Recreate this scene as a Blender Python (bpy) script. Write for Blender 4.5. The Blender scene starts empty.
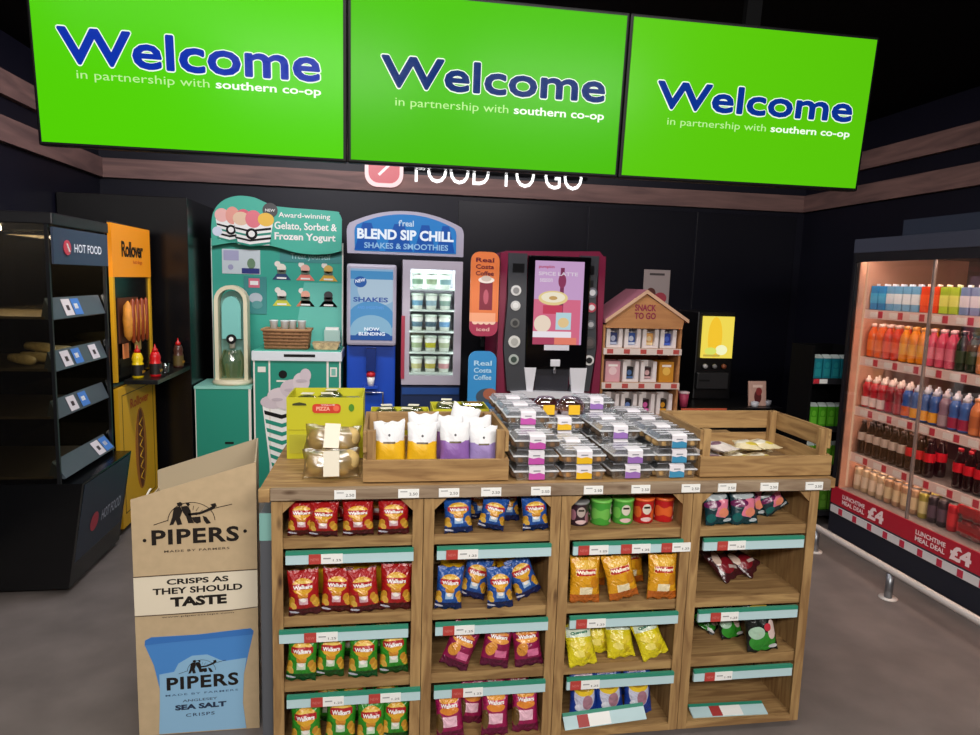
import bpy, bmesh, math, random
from mathutils import Vector, Matrix, Euler
PI = math.pi
C = bpy.context.scene.collection
SC = bpy.context.scene
random.seed(7)

# ---------------------------------------------------------------- materials
def lin(h, a=1.0):
    h = h.lstrip('#')
    o = []
    for i in (0, 2, 4):
        c = int(h[i:i+2], 16) / 255
        o.append(c / 12.92 if c <= 0.04045 else ((c + 0.055) / 1.055) ** 2.4)
    return (o[0], o[1], o[2], a)

_mc = {}
def mat(h, rough=0.5, metal=0.0, emit=0.0, alpha=1.0, spec=0.5, bump=0.0, coat=0.0, var=0.0, vscale=6.0):
    key = (h, rough, metal, emit, alpha, spec, bump, coat, var, vscale)
    if key in _mc: return _mc[key]
    m = bpy.data.materials.new('m_' + h.strip('#'))
    m.use_nodes = True
    nt = m.node_tree; b = nt.nodes['Principled BSDF']
    b.inputs['Base Color'].default_value = lin(h)
    b.inputs['Roughness'].default_value = rough
    b.inputs['Metallic'].default_value = metal
    b.inputs['Specular IOR Level'].default_value = spec
    b.inputs['Coat Weight'].default_value = coat
    b.inputs['Alpha'].default_value = alpha
    if emit:
        b.inputs['Emission Color'].default_value = lin(h); b.inputs['Emission Strength'].default_value = emit
        if emit > .3: b.inputs['Base Color'].default_value = tuple(c * .12 for c in lin(h)[:3]) + (1,)
    if var or bump:
        tc = nt.nodes.new('ShaderNodeTexCoord'); nz = nt.nodes.new('ShaderNodeTexNoise')
        nz.inputs['Scale'].default_value = vscale; nz.inputs['Detail'].default_value = 6
        nt.links.new(tc.outputs['Object'], nz.inputs['Vector'])
        if var:
            cr = nt.nodes.new('ShaderNodeValToRGB')
            c = lin(h)
            cr.color_ramp.elements[0].position = 0.3; cr.color_ramp.elements[1].position = 0.7
            cr.color_ramp.elements[0].color = tuple(x * (1 - var) for x in c[:3]) + (1,)
            cr.color_ramp.elements[1].color = tuple(min(1, x * (1 + var)) for x in c[:3]) + (1,)
            nt.links.new(nz.outputs['Fac'], cr.inputs['Fac']); nt.links.new(cr.outputs['Color'], b.inputs['Base Color'])
        if bump:
            bp = nt.nodes.new('ShaderNodeBump'); bp.inputs['Strength'].default_value = bump; bp.inputs['Distance'].default_value = 0.01
            nt.links.new(nz.outputs['Fac'], bp.inputs['Height']); nt.links.new(bp.outputs['Normal'], b.inputs['Normal'])
    _mc[key] = m
    return m

def wood(h1, h2, axis='x', rough=0.6, scale=9.0, knots=True, spec=0.3):
    key = ('wood', h1, h2, axis, rough, scale, knots)
    if key in _mc: return _mc[key]
    m = bpy.data.materials.new('m_wood'); m.use_nodes = True
    nt = m.node_tree; N = nt.nodes; L = nt.links; b = N['Principled BSDF']
    b.inputs['Roughness'].default_value = rough; b.inputs['Specular IOR Level'].default_value = spec
    tc = N.new('ShaderNodeTexCoord'); mp = N.new('ShaderNodeMapping')
    s = {'x': (0.12, 1, 1), 'y': (1, 0.12, 1), 'z': (1, 1, 0.12)}[axis]
    mp.inputs['Scale'].default_value = s
    L.new(tc.outputs['Object'], mp.inputs['Vector'])
    nz = N.new('ShaderNodeTexNoise'); nz.inputs['Scale'].default_value = scale * 4; nz.inputs['Detail'].default_value = 8; nz.inputs['Distortion'].default_value = 1.2
    L.new(mp.outputs['Vector'], nz.inputs['Vector'])
    cr = N.new('ShaderNodeValToRGB'); cr.color_ramp.elements[0].position = 0.32; cr.color_ramp.elements[1].position = 0.68
    cr.color_ramp.elements[0].color = lin(h2); cr.color_ramp.elements[1].color = lin(h1)
    L.new(nz.outputs['Fac'], cr.inputs['Fac'])
    out = cr.outputs['Color']
    if knots:
        mp2 = N.new('ShaderNodeMapping'); mp2.inputs['Scale'].default_value = {'x': (4, 12, 12), 'y': (12, 4, 12), 'z': (12, 12, 4)}[axis]
        L.new(tc.outputs['Object'], mp2.inputs['Vector'])
        vo = N.new('ShaderNodeTexVoronoi'); vo.inputs['Scale'].default_value = 1.0
        L.new(mp2.outputs['Vector'], vo.inputs['Vector'])
        r2 = N.new('ShaderNodeValToRGB'); r2.color_ramp.elements[0].position = 0.04; r2.color_ramp.elements[1].position = 0.13
        r2.color_ramp.elements[0].color = (1, 1, 1, 1); r2.color_ramp.elements[1].color = (0, 0, 0, 1)
        L.new(vo.outputs['Distance'], r2.inputs['Fac'])
        mx = N.new('ShaderNodeMix'); mx.data_type = 'RGBA'
        L.new(r2.outputs['Color'], mx.inputs['Factor']); L.new(out, mx.inputs['A']); mx.inputs['B'].default_value = lin('#4a3220')
        out = mx.outputs['Result']
    L.new(out, b.inputs['Base Color'])
    bp = N.new('ShaderNodeBump'); bp.inputs['Strength'].default_value = 0.15; bp.inputs['Distance'].default_value = 0.004
    L.new(nz.outputs['Fac'], bp.inputs['Height']); L.new(bp.outputs['Normal'], b.inputs['Normal'])
    _mc[key] = m
    return m

def art(base, shapes, rough=0.45, emit=0.0, spec=0.5, crinkle=0.0, coat=0.0, noise=None, metal=0.0):
    """printed artwork: ('e'|'r', cx, cz, rx, rz, colour[, rotation]) layers over a base colour, in the object's x-z plane"""
    m = bpy.data.materials.new('m_print'); m.use_nodes = True
    nt = m.node_tree; N = nt.nodes; L = nt.links; b = N['Principled BSDF']
    b.inputs['Roughness'].default_value = rough; b.inputs['Specular IOR Level'].default_value = spec
    b.inputs['Coat Weight'].default_value = coat; b.inputs['Metallic'].default_value = metal
    tc = N.new('ShaderNodeTexCoord')
    rgb = N.new('ShaderNodeRGB'); rgb.outputs[0].default_value = lin(base); out = rgb.outputs[0]
    if noise:
        nz = N.new('ShaderNodeTexNoise'); nz.inputs['Scale'].default_value = noise[0]; nz.inputs['Detail'].default_value = 3
        L.new(tc.outputs['Object'], nz.inputs['Vector'])
        gt = N.new('ShaderNodeMath'); gt.operation = 'GREATER_THAN'; gt.inputs[1].default_value = noise[1]
        L.new(nz.outputs['Fac'], gt.inputs[0])
        mx = N.new('ShaderNodeMix'); mx.data_type = 'RGBA'
        L.new(gt.outputs[0], mx.inputs['Factor']); L.new(out, mx.inputs['A']); mx.inputs['B'].default_value = lin(noise[2])
        out = mx.outputs['Result']
    for s in shapes:
        k, cx, cz, rx, rz, col = s[:6]; rot = s[6] if len(s) > 6 else 0
        mp = N.new('ShaderNodeMapping'); mp.vector_type = 'TEXTURE'
        mp.inputs['Location'].default_value = (cx, 0, cz); mp.inputs['Rotation'].default_value = (0, rot, 0); mp.inputs['Scale'].default_value = (rx, 1, rz)
        L.new(tc.outputs['Object'], mp.inputs['Vector'])
        if k == 'e':
            mu = N.new('ShaderNodeVectorMath'); mu.operation = 'MULTIPLY'; mu.inputs[1].default_value = (1, 0, 1)
            L.new(mp.outputs[0], mu.inputs[0])
            ln = N.new('ShaderNodeVectorMath'); ln.operation = 'LENGTH'; L.new(mu.outputs[0], ln.inputs[0]); val = ln.outputs['Value']
        else:
            ab = N.new('ShaderNodeVectorMath'); ab.operation = 'ABSOLUTE'; L.new(mp.outputs[0], ab.inputs[0])
            sx = N.new('ShaderNodeSeparateXYZ'); L.new(ab.outputs[0], sx.inputs[0])
            mm = N.new('ShaderNodeMath'); mm.operation = 'MAXIMUM'; L.new(sx.outputs['X'], mm.inputs[0]); L.new(sx.outputs['Z'], mm.inputs[1]); val = mm.outputs[0]
        lt = N.new('ShaderNodeMath'); lt.operation = 'LESS_THAN'; lt.inputs[1].default_value = 1; L.new(val, lt.inputs[0])
        mx = N.new('ShaderNodeMix'); mx.data_type = 'RGBA'
        L.new(lt.outputs[0], mx.inputs['Factor']); L.new(out, mx.inputs['A']); mx.inputs['B'].default_value = lin(col)
        out = mx.outputs['Result']
    if emit > .3: b.inputs['Base Color'].default_value = (.02, .02, .02, 1)
    else: L.new(out, b.inputs['Base Color'])
    if emit:
        L.new(out, b.inputs['Emission Color']); b.inputs['Emission Strength'].default_value = emit
    if crinkle:
        n2 = N.new('ShaderNodeTexNoise'); n2.inputs['Scale'].default_value = 28; n2.inputs['Detail'].default_value = 2; n2.inputs['Distortion'].default_value = 1.5
        L.new(tc.outputs['Object'], n2.inputs['Vector'])
        bp = N.new('ShaderNodeBump'); bp.inputs['Strength'].default_value = crinkle; bp.inputs['Distance'].default_value = 0.02
        L.new(n2.outputs['Fac'], bp.inputs['Height']); L.new(bp.outputs['Normal'], b.inputs['Normal'])
    return m

def glass(h='#ffffff', rough=0.03, clear=0.9, tint=1.0):
    key = ('glass', h, rough, clear)
    if key in _mc: return _mc[key]
    m = bpy.data.materials.new('m_glass'); m.use_nodes = True
    nt = m.node_tree; N = nt.nodes; L = nt.links
    for n in list(N):
        if n.type != 'OUTPUT_MATERIAL': N.remove(n)
    out = [n for n in N if n.type == 'OUTPUT_MATERIAL'][0]
    tr = N.new('ShaderNodeBsdfTransparent'); tr.inputs['Color'].default_value = lin(h)
    gl = N.new('ShaderNodeBsdfGlossy'); gl.inputs['Roughness'].default_value = rough
    mx = N.new('ShaderNodeMixShader'); mx.inputs[0].default_value = 1 - clear
    L.new(tr.outputs[0], mx.inputs[1]); L.new(gl.outputs[0], mx.inputs[2]); L.new(mx.outputs[0], out.inputs['Surface'])
    _mc[key] = m
    return m

# ---------------------------------------------------------------- text
_tx = {}
def text2d(s, bold=0.0, shear=0.0, spacing=1.0):
    key = (s, bold, shear, spacing)
    if key in _tx: return _tx[key]
    cu = bpy.data.curves.new('lettering', 'FONT'); cu.body = s; cu.offset = bold; cu.shear = shear
    cu.resolution_u = 3; cu.align_x = 'CENTER'; cu.space_line = 1.05; cu.space_character = spacing
    ob = bpy.data.objects.new('lettering', cu); C.objects.link(ob)
    dg = bpy.context.evaluated_depsgraph_get()
    me = ob.evaluated_get(dg).to_mesh()
    vs = [(v.co.x, v.co.y) for v in me.vertices]; fs = [tuple(p.vertices) for p in me.polygons]
    ob.evaluated_get(dg).to_mesh_clear()
    bpy.data.objects.remove(ob); bpy.data.curves.remove(cu)
    x0 = min(v[0] for v in vs); x1 = max(v[0] for v in vs); y0 = min(v[1] for v in vs); y1 = max(v[1] for v in vs)
    vs = [((x - x0) / (x1 - x0), (y - y0) / (y1 - y0)) for x, y in vs]
    _tx[key] = (vs, fs)
    return _tx[key]

# ---------------------------------------------------------------- mesh builder
class MB:
    def __init__(s): s.v = []; s.f = []; s.mi = []; s.mats = []; s.sm = []
    def slot(s, m):
        if m not in s.mats: s.mats.append(m)
        return s.mats.index(m)
    def add(s, vs, fs, m, smooth=False):
        b = len(s.v); k = s.slot(m); s.v += [tuple(v) for v in vs]
        for f in fs: s.f.append(tuple(b + i for i in f)); s.mi.append(k); s.sm.append(smooth)
        return s
    def box(s, x0, x1, y0, y1, z0, z1, m, bv=0.0, M=None):
        if bv > 0:
            bm = bmesh.new(); bmesh.ops.create_cube(bm, size=1)
            for v in bm.verts: v.co = Vector(((x0 + x1) / 2 + v.co.x * (x1 - x0), (y0 + y1) / 2 + v.co.y * (y1 - y0), (z0 + z1) / 2 + v.co.z * (z1 - z0)))
            bmesh.ops.bevel(bm, geom=bm.edges[:], offset=bv, segments=2, affect='EDGES', profile=0.6)
            bm.verts.index_update()
            vs = [v.co.copy() for v in bm.verts]; fs = [[v.index for v in f.verts] for f in bm.faces]; bm.free()
        else:
            vs = [Vector((x, y, z)) for x in (x0, x1) for y in (y0, y1) for z in (z0, z1)]
            fs = [(0, 1, 3, 2), (4, 6, 7, 5), (0, 4, 5, 1), (2, 3, 7, 6), (0, 2, 6, 4), (1, 5, 7, 3)]
        if M: vs = [M @ v for v in vs]
        return s.add(vs, fs, m)
    def prism(s, poly, axis, a, b, m):
        n = len(poly)
        def P(p, t): return (t, p[0], p[1]) if axis == 'x' else ((p[0], t, p[1]) if axis == 'y' else (p[0], p[1], t))
        vs = [P(p, a) for p in poly] + [P(p, b) for p in poly]
        fs = [tuple(range(n)), tuple(range(2 * n - 1, n - 1, -1))] + [(i, (i + 1) % n, n + (i + 1) % n, n + i) for i in range(n)]
        return s.add(vs, fs, m)
    def lathe(s, prof, m, c=(0, 0, 0), n=16, axis='z', smooth=True, cap=True):
        vs = []; fs = []
        for r, z in prof:
            for i in range(n):
                a = 2 * PI * i / n; p = (r * math.cos(a), r * math.sin(a), z)
                if axis == 'y': p = (p[0], z, p[1])
                elif axis == 'x': p = (z, p[0], p[1])
                vs.append((c[0] + p[0], c[1] + p[1], c[2] + p[2]))
        for j in range(len(prof) - 1):
            for i in range(n):
                k = (i + 1) % n; fs.append((j * n + i, j * n + k, (j + 1) * n + k, (j + 1) * n + i))
        if cap:
            fs.append(tuple(range(n))); fs.append(tuple((len(prof) - 1) * n + i for i in range(n)))
        return s.add(vs, fs, m, smooth)
    def disc(s, cx, cz, r, y, m, n=24, d=0.002, rz=None):
        return s.lathe([(1, -d), (1, 0)], m, n=n, axis='y', smooth=False).scale_last(2 * n, cx, y, cz, r, rz or r)
    def scale_last(s, n, cx, cy, cz, rx, rz):
        for i in range(len(s.v) - n, len(s.v)):
            x, y, z = s.v[i]; s.v[i] = (cx + x * rx, cy + y, cz + z * rz)
        return s
    def tube(s, pts, r, m, n=8):
        pts = [Vector(p) for p in pts]; vs = []; fs = []
        for j, p in enumerate(pts):
            t = (pts[min(j + 1, len(pts) - 1)] - pts[max(j - 1, 0)]).normalized()
            up = Vector((0, 0, 1)) if abs(t.z) < 0.9 else Vector((1, 0, 0))
            a = t.cross(up).normalized(); b = t.cross(a)
            for i in range(n):
                q = p + (a * math.cos(2 * PI * i / n) + b * math.sin(2 * PI * i / n)) * r; vs.append(q)
        for j in range(len(pts) - 1):
            for i in range(n):
                k = (i + 1) % n; fs.append((j * n + i, j * n + k, (j + 1) * n + k, (j + 1) * n + i))
        fs.append(tuple(range(n))); fs.append(tuple((len(pts) - 1) * n + i for i in range(n)))
        return s.add(vs, fs, m, True)
    def poly(s, pts, y, m, d=0.001):
        return s.prism(pts, 'y', y - d, y, m)
    def text(s, t, x0, x1, z0, z1, y, m, bold=0.0, fn=None, shear=0.0, sp=1.0, skew=0.0):
        vs, fs = text2d(t, bold, shear, sp)
        P = []
        for u, v in vs:
            x = x0 + u * (x1 - x0); z = z0 + v * (z1 - z0) + skew * (x - x0)
            P.append((x, fn(x, z) if fn else y, z))
        return s.add(P, fs, m)
    def fat(s, t, x0, x1, z0, z1, y, m, r, n=10, **k):
        for i in range(n):
            a = 2 * PI * i / n; dx, dz = r * math.cos(a), r * math.sin(a)
            s.text(t, x0 + r + dx, x1 - r + dx, z0 + r + dz, z1 - r + dz, y, m, **k)
        return s
    def ball(s, c, r, m, n=10, k=6):
        pr = [(max(1e-4, r[0] * math.sin(PI * j / k)), -r[2] * math.cos(PI * j / k)) for j in range(k + 1)]
        b = len(s.v); s.lathe(pr, m, c=(0, 0, 0), n=n)
        for i in range(b, len(s.v)):
            x, y, z = s.v[i]; s.v[i] = (c[0] + x, c[1] + y * r[1] / r[0], c[2] + z)
        return s
    def xf(s, M):
        s.v = [tuple(M @ Vector(v)) for v in s.v]; return s
    def mesh(s, name):
        me = bpy.data.meshes.new(name); me.from_pydata(s.v, [], s.f)
        for m in s.mats: me.materials.append(m)
        me.polygons.foreach_set('material_index', s.mi); me.polygons.foreach_set('use_smooth', s.sm)
        bm = bmesh.new(); bm.from_mesh(me); bmesh.ops.recalc_face_normals(bm, faces=bm.faces[:]); bm.to_mesh(me); bm.free()
        me.update(); return me
    def build(s, name, parent=None, label=None):
        o = bpy.data.objects.new(name, s.mesh(name)); C.objects.link(o)
        if parent: o.parent = parent
        if label: o['label'] = label
        return o

LABELS = {}
def tag(o, label, cat, group=None):
    o['label'] = label; o['category'] = cat
    if group: o['group'] = group
    n = len(label.split())
    if n < 4 or n > 16: print('LABEL LENGTH', n, label)
    if label in LABELS: print('DUPLICATE LABEL', label)
    LABELS[label] = 1
    return o
def thing(name, label, cat, loc=(0, 0, 0), rz=0, group=None):
    o = bpy.data.objects.new(name, None); C.objects.link(o); o.empty_display_size = 0.05
    o.location = loc; o.rotation_euler = (0, 0, rz)
    return tag(o, label, cat, group)
def struct(name, mb):
    o = mb.build(name); o['kind'] = 'structure'; return o
def dup(o, loc, rot=(0, 0, 0), label=None, cat=None, group=None, scale=None):
    r = o.copy(); C.objects.link(r); r.parent = None
    r.location = loc; r.rotation_euler = rot
    if scale: r.scale = scale
    for ch in list(o.children):
        c = ch.copy(); C.objects.link(c); c.parent = r
        for g in list(ch.children):
            d = g.copy(); C.objects.link(d); d.parent = c
    if label: tag(r, label, cat or o.get('category'), group)
    return r
PROTO = {}
def place(key, make, loc, rot, label, cat, group=None, scale=None):
    """first use builds the thing, later uses copy it with its parts"""
    if key not in PROTO:
        o = make(); PROTO[key] = o; o.location = loc; o.rotation_euler = rot
        if scale: o.scale = scale
        return tag(o, label, cat, group)
    return dup(PROTO[key], loc, rot, label, cat, group, scale or (1, 1, 1))
ORD = ['leftmost', 'second', 'third', 'fourth', 'fifth', 'sixth', 'seventh', 'eighth', 'ninth', 'tenth', 'eleventh', 'twelfth', 'thirteenth', 'fourteenth', 'fifteenth', 'sixteenth', 'seventeenth', 'eighteenth']
def nth(i): return 'leftmost' if i == 0 else ORD[i] + ' from left'

WH = mat('#f2f2ee', 0.45); OFFW = mat('#e6e2d8', 0.5); BK = mat('#0a0a0d', 0.35); BKM = mat('#050507', 0.8, spec=0.12)
INK = mat('#151515', 0.6, spec=0.2); SIL = mat('#b8b8bc', 0.3, 1.0); STEEL = mat('#8c8f94', 0.35, 0.9); RED = mat('#c8202c', 0.5); GREY = mat('#5d6168', 0.5)

# ================================================================= the room
XL, XR, YB, YF, H = -2.2, 3.78, 5.75, -2.6, 2.95
wallm = mat('#0a0a1a', 0.5, var=0.15, vscale=2, spec=0.35)
floorm = mat('#716965', 0.5, var=0.16, vscale=5.0, bump=0.03, spec=0.35)
struct('floor', MB().box(XL - .1, XR + .1, YF - .1, YB + .1, -0.05, 0, floorm))
struct('ceiling', MB().box(XL - .1, XR + .1, YF - .1, YB + .1, H, H + .05, mat('#020203', 0.8, spec=0.1)))
struct('wall_back', MB().box(XL - .1, XR + .1, YB, YB + .1, 0, H, wallm))
struct('wall_left', MB().box(XL - .1, XL, YF, YB, 0, H, wallm))
struct('wall_right', MB().box(XR, XR + .1, YF, YB, 0, H, wallm))
struct('wall_front', MB().box(XL - .1, XR + .1, YF - .1, YF, 0, H, mat('#1c1a1a', 0.7)))
tw_x = wood('#8a6a64', '#67504e', 'x', 0.55, 3, False); tw_y = wood('#8a6a64', '#67504e', 'y', 0.55, 3, False)
n = 1
for z0, z1 in ((2.31, 2.455), (2.575, 2.715)):
    for mb in (MB().box(XL + .04, XR - .04, YB - .04, YB, z0, z1, tw_x), MB().box(XL, XL + .04, YF, YB, z0, z1, tw_y), MB().box(XR - .04, XR, YF, YB, z0, z1, tw_y)):
        struct('trim_%d' % n, mb); n += 1
# flat black panels lining the rear wall
for x0, x1 in ((0.6, 1.72), (1.74, 2.72), (2.74, 3.7)):
    struct('trim_%d' % n, MB().box(x0, x1, YB - .012, YB, 0.02, 2.27, mat('#090916', 0.4, spec=0.35), 0.003)); n += 1

# ================================================================= display screens
bez = mat('#030304', 0.5, spec=.2)
scols = ['#52cf04', '#4abb06', '#58c40a']
blues = ['#0c2f9e', '#0a2c6a', '#0a2f86']
tilt = math.radians(4.5)
for i in range(3):
    x0 = -1.14 + i * 1.0025
    t = thing('display_screen', ['green welcome screen hanging leftmost of the three overhead displays', 'green welcome screen hanging between the two other overhead displays', 'green welcome screen hanging rightmost of the three overhead displays'][i], 'screen', (x0 + .5, 2.5, 2.003), 0, 'overhead welcome screens')
    t.rotation_euler = (tilt, 0, 0)
    MB().box(-.5, .5, 0, .05, 0, .575, bez, 0.006).build('housing', t)
    pm = mat(scols[i], 0.22, emit=0.82, spec=0.05)
    bl = mat(blues[i], 0.2, emit=1.0, spec=.06); wt = mat('#eef8e6', 0.2, emit=0.9, spec=.05); wl = mat('#b8e890', 0.2, emit=0.9, spec=.05)
    p = MB().box(-.488, .488, -.003, 0, .012, .563, pm).build('display_panel', t)
    # text boxes in local coordinates
    a, b, w0, w1, s0, s1 = [(-.415, .412, .258, .372, .212, .243), (-.385, .426, .260, .366, .197, .230), (-.378, .426, .256, .355, .198, .228)][i]
    g = MB()
    g.fat('Welcome', a - .004, b + .004, w0 - .004, w1 + .004, -.0045, wt, .0072, 12)
    g.fat('Welcome', a, b, w0, w1, -.0060, bl, .0042, 10)
    mid = a + (b - a) * .56
    g.text('in partnership with', a + .05, mid, s0 - .004, s1, -.0050, wl, 0.0)
    g.text('southern co-op', mid + .02, b + .002, s0 - .004, s1, -.0050, wt, 0.02)
    g.build('lettering', p)
    MB().box(-.03, .03, .05, .08, .25, .93, mat('#020203', .8, spec=.1)).build('ceiling_mount', t)

# FOOD TO GO sign
t = thing('illuminated_sign', 'white illuminated food to go lettering on the rear wall behind the screens', 'sign', (0, 5.70, 2.35))
lw = mat('#ffffff', 0.4, emit=1.6)
MB().text('FOOD TO GO', .23, 1.655, .045, .255, 0, lw, 0.0).build('lettering', t)
MB().box(.1, 1.7, .0, .012, .14, .16, BKM).build('fixing_rail', t)
q = MB()
def rrect(cx, cz, hx, hz, r, n=6):
    P = []
    for sx, sz, a0 in ((1, -1, -90), (1, 1, 0), (-1, 1, 90), (-1, -1, 180)):
        for k in range(n + 1):
            a = math.radians(a0 + 90 * k / n); P.append((cx + sx * (hx - r) + r * math.cos(a), cz + sz * (hz - r) + r * math.sin(a)))
    return P
q.poly(rrect(-.02, .17, .155, .18, .10), 0.0, mat('#ffd6d6', .4, emit=.9), .02)
q.poly(rrect(-.02, .17, .125, .15, .08), -0.021, mat('#e0606a', .4, emit=.7), .004)
q.poly([(-.07, .09), (-.055, .075), (.03, .16), (.015, .175)], -.026, mat('#ffe8e8', .4, emit=.9), .003)
q.build('logo', t)

# ================================================================= hot food cabinet (left)
t = thing('hot_food_cabinet', 'tall black hot food display cabinet with sloping shelf label strips at left', 'display cabinet', (-1.5, 3.42, 0), PI / 2)
navy = mat('#2c3644', 0.45); bkg = mat('#07080a', 0.25, spec=0.5)
MB().prism([(.03, .03), (-.055, .565), (.66, .565), (.66, .03)], 'x', 0, .64, bkg).build('base', t)
def slopeM(): return None
g = MB(); g.prism([(.028, .06), (.026, .06), (-.056, .55), (-.054, .55)], 'x', .03, .61, navy)
# base lettering on the sloping front
vs, fs = text2d('HOT FOOD', 0.01)
def slope(x, z): return .026 - (z - .06) * (.082 / .49) - .002
g.text('HOT FOOD', .30, .56, .27, .33, 0, mat('#aab2c0', .5), 0.01, fn=slope)
g.build('base_sign', t)
g = MB(); 
P = [(.21 + .05 * math.cos(a), .30 + .05 * math.sin(a)) for a in [2 * PI * k / 20 for k in range(20)]]
g.add([(x, slope(x, z), z) for x, z in P], [tuple(range(20))], mat('#b03848', .5))
g.build('base_logo', t)
MB().box(.0, .64, .02, .68, 1.80, 1.855, mat('#15151a', .4), .006).build('canopy', t)
g = MB(); g.box(0, .62, .02, .03, 1.62, 1.79, mat('#37455c', .4)); g.text('HOT FOOD', .21, .53, 1.68, 1.722, .018, mat('#e8ecf4', .4, emit=.15), 0.012); g.build('header_sign', t)
g = MB(); g.lathe([(.036, -.004), (.036, 0)], mat('#d8485a', .4), c=(.13, .018, 1.70), n=20, axis='y', smooth=False); g.prism([(.115, 1.72), (.125, 1.72), (.15, 1.68), (.14, 1.68)], 'y', .011, .014, WH); g.build('header_logo', t)
MB().box(0, .64, .655, .67, .565, 1.8, mat('#171310', .4)).build('back_panel', t)
for x0 in (0, .635): MB().box(x0, x0 + .006, .05, .65, .565, 1.8, glass('#d8d2c4', .04, .92)).build('end_glass', t)
for x0 in (-.004, .63): MB().box(x0, x0 + .014, .04, .055, .565, 1.8, mat('#2a2b2e', .3, .6)).build('front_post', t)
for zt, zb, yt, yb, cards in ((1.46, 1.36, .08, .045, ((.16, 0), (.26, 1))), (1.205, 1.113, .08, .045, ((.12, 0), (.24, 1), (.44, 0))), (.97, .883, .08, .045, ((.16, 0), (.29, 1))), (.67, .588, .085, .025, ((.42, 0), (.52, 1)))):
    sh = MB().box(.012, .628, .08, .65, zb - .0, zb + .012, mat('#5a5444', .4, .2)).build('shelf', t)
    s = MB().prism([(yt, zt), (yb, zb), (yb + .004, zb - .004), (yt + .02, zb)], 'x', .02, .62, mat('#4b565e', .3)).build('label_strip', sh)
    for cx, k in cards:
        g = MB()
        m = [mat('#e9e2e6', .5), mat('#4c86d6', .5)][k]; f = .15
        def pt(x, u): return (x, yt + (yb - yt) * u - .003, zt + (zb - zt) * u)
        g.add([pt(cx, .1), pt(cx + .09, .1), pt(cx + .09, .9), pt(cx, .9)], [(0, 1, 2, 3)], m)
        g.add([pt(cx + .02, .35), pt(cx + .06, .35), pt(cx + .06, .6), pt(cx + .02, .6)], [(0, 1, 2, 3)], mat('#ffffff', .5)) if k else g.add([(a[0], a[1] - .001, a[2]) for a in (pt(cx + .03, .4), pt(cx + .06, .4), pt(cx + .06, .65), pt(cx + .03, .65))], [(0, 1, 2, 3)], mat('#3a2a30', .5))
        g.build('price_card', s)
g = MB(); 
for k in range(9): g.tube([(.03, .1 + k * .06, .585), (.61, .1 + k * .06, .585)], .004, STEEL, 6)
g.build('wire_rack', t)
g = MB(); g.lathe([(.012, 0), (.012, .02)], mat('#fff0d8', .4, emit=30), c=(.2, .35, 1.775), n=12); g.build('cabinet_lamp', t)
pl_ = bpy.data.lights.new('cabinet_lamp_light', 'AREA'); pl_.shape = 'RECTANGLE'; pl_.size = .5; pl_.size_y = .4; pl_.energy = 9; pl_.color = (1, .8, .55)
po_ = bpy.data.objects.new('cabinet_lamp_light', pl_); C.objects.link(po_); po_.location = (-1.85, 3.74, 1.78)
def mk_roll():
    g = MB(); pr = [(.004, -.11), (.02, -.095), (.026, -.03), (.024, .03), (.021, .095), (.004, .11)]
    g.lathe(pr, mat('#e2d29a', .7, var=.25, vscale=40), n=12, axis='y'); return g.build('sausage_roll')
for i, (x, y, z, a) in enumerate([(-1.75, 3.56, 1.155, .9), (-1.73, 3.66, 1.155, 1.1), (-1.72, 3.77, 1.155, .95), (-1.71, 3.88, 1.155, 1.15), (-1.74, 3.98, 1.155, 1.0), (-1.74, 3.715, 1.199, 1.0)]):
    place('roll', mk_roll, (x, y, z), (0, 0, a), ['pale pastry roll nearest the glass end of the hot cabinet', 'pale pastry roll second from the glass end', 'pale pastry roll third from the glass end', 'pale pastry roll fourth from the glass end', 'pale pastry roll furthest from the glass end', 'pale pastry roll lying on top of the others'][i] + ', second shelf', 'pastry', 'pastry rolls in the hot cabinet')

# ================================================================= hot dog cabinet
t = thing('hot_dog_cabinet', 'black and yellow hot dog cabinet with orange header beside the hot food cabinet', 'display cabinet', (-1.57, 4.2, 0), PI / 2)
yel = mat('#e2ac1c', .45); org = mat('#e88f12', .45, emit=.25)
MB().box(0, .64, .01, .6, .03, 1.88, bkg).build('body', t)
MB().box(.0, .64, -.012, .01, 1.56, 1.87, org).build('header', t)
g = MB(); g.text('Rollover', .14, .50, 1.68, 1.775, -.014, INK, .03, sp=.9); g.text('hot dogs', .32, .48, 1.635, 1.665, -.014, mat('#c4401a', .5), .01); g.build('header_lettering', t)
for x0 in (.0, .612): MB().box(x0, x0 + .028, -.01, .01, .94, 1.56, yel).build('side_frame', t)
MB().box(.03, .61, .0, .012, .96, 1.56, mat('#0c0a0a', .2)).build('window_recess', t)
g = MB(); g.box(0, .64, -.015, .01, .04, .90, yel)
dk = mat('#6b3312', .6); 
for z0, z1, x0, x1 in ((.12, .125, .05, .59), (.85, .855, .05, .59)): g.box(x0, x1, -.0165, -.015, z0, z1, mat('#5b4310', .5))
g.box(.05, .055, -.0165, -.015, .12, .85, mat('#5b4310', .5)); g.box(.585, .59, -.0165, -.015, .12, .85, mat('#5b4310', .5))
def leaf(cx, cz, hx, hz, n=20, r=0.0): return [(cx + hx * math.sin(2 * PI * k / n + 0), cz + hz * math.cos(2 * PI * k / n)) for k in range(n)]
g.poly(leaf(.34, .46, .10, .27), -.015, mat('#b06a20', .5), .0015); g.poly(leaf(.34, .46, .055, .26), -.0165, dk, .0015)
zz = [(.34 + .03 * (-1) ** k, .24 + k * .035) for k in range(13)]
for a, b in zip(zz[:-1], zz[1:]): g.tube([(a[0], -.018, a[1]), (b[0], -.018, b[1])], .004, mat('#d4a01c', .5), 5)
g.text('Rollover', .18, .5, .75, .81, -.017, mat('#c8501a', .5), .02)
g.build('base_panel', t)
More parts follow.
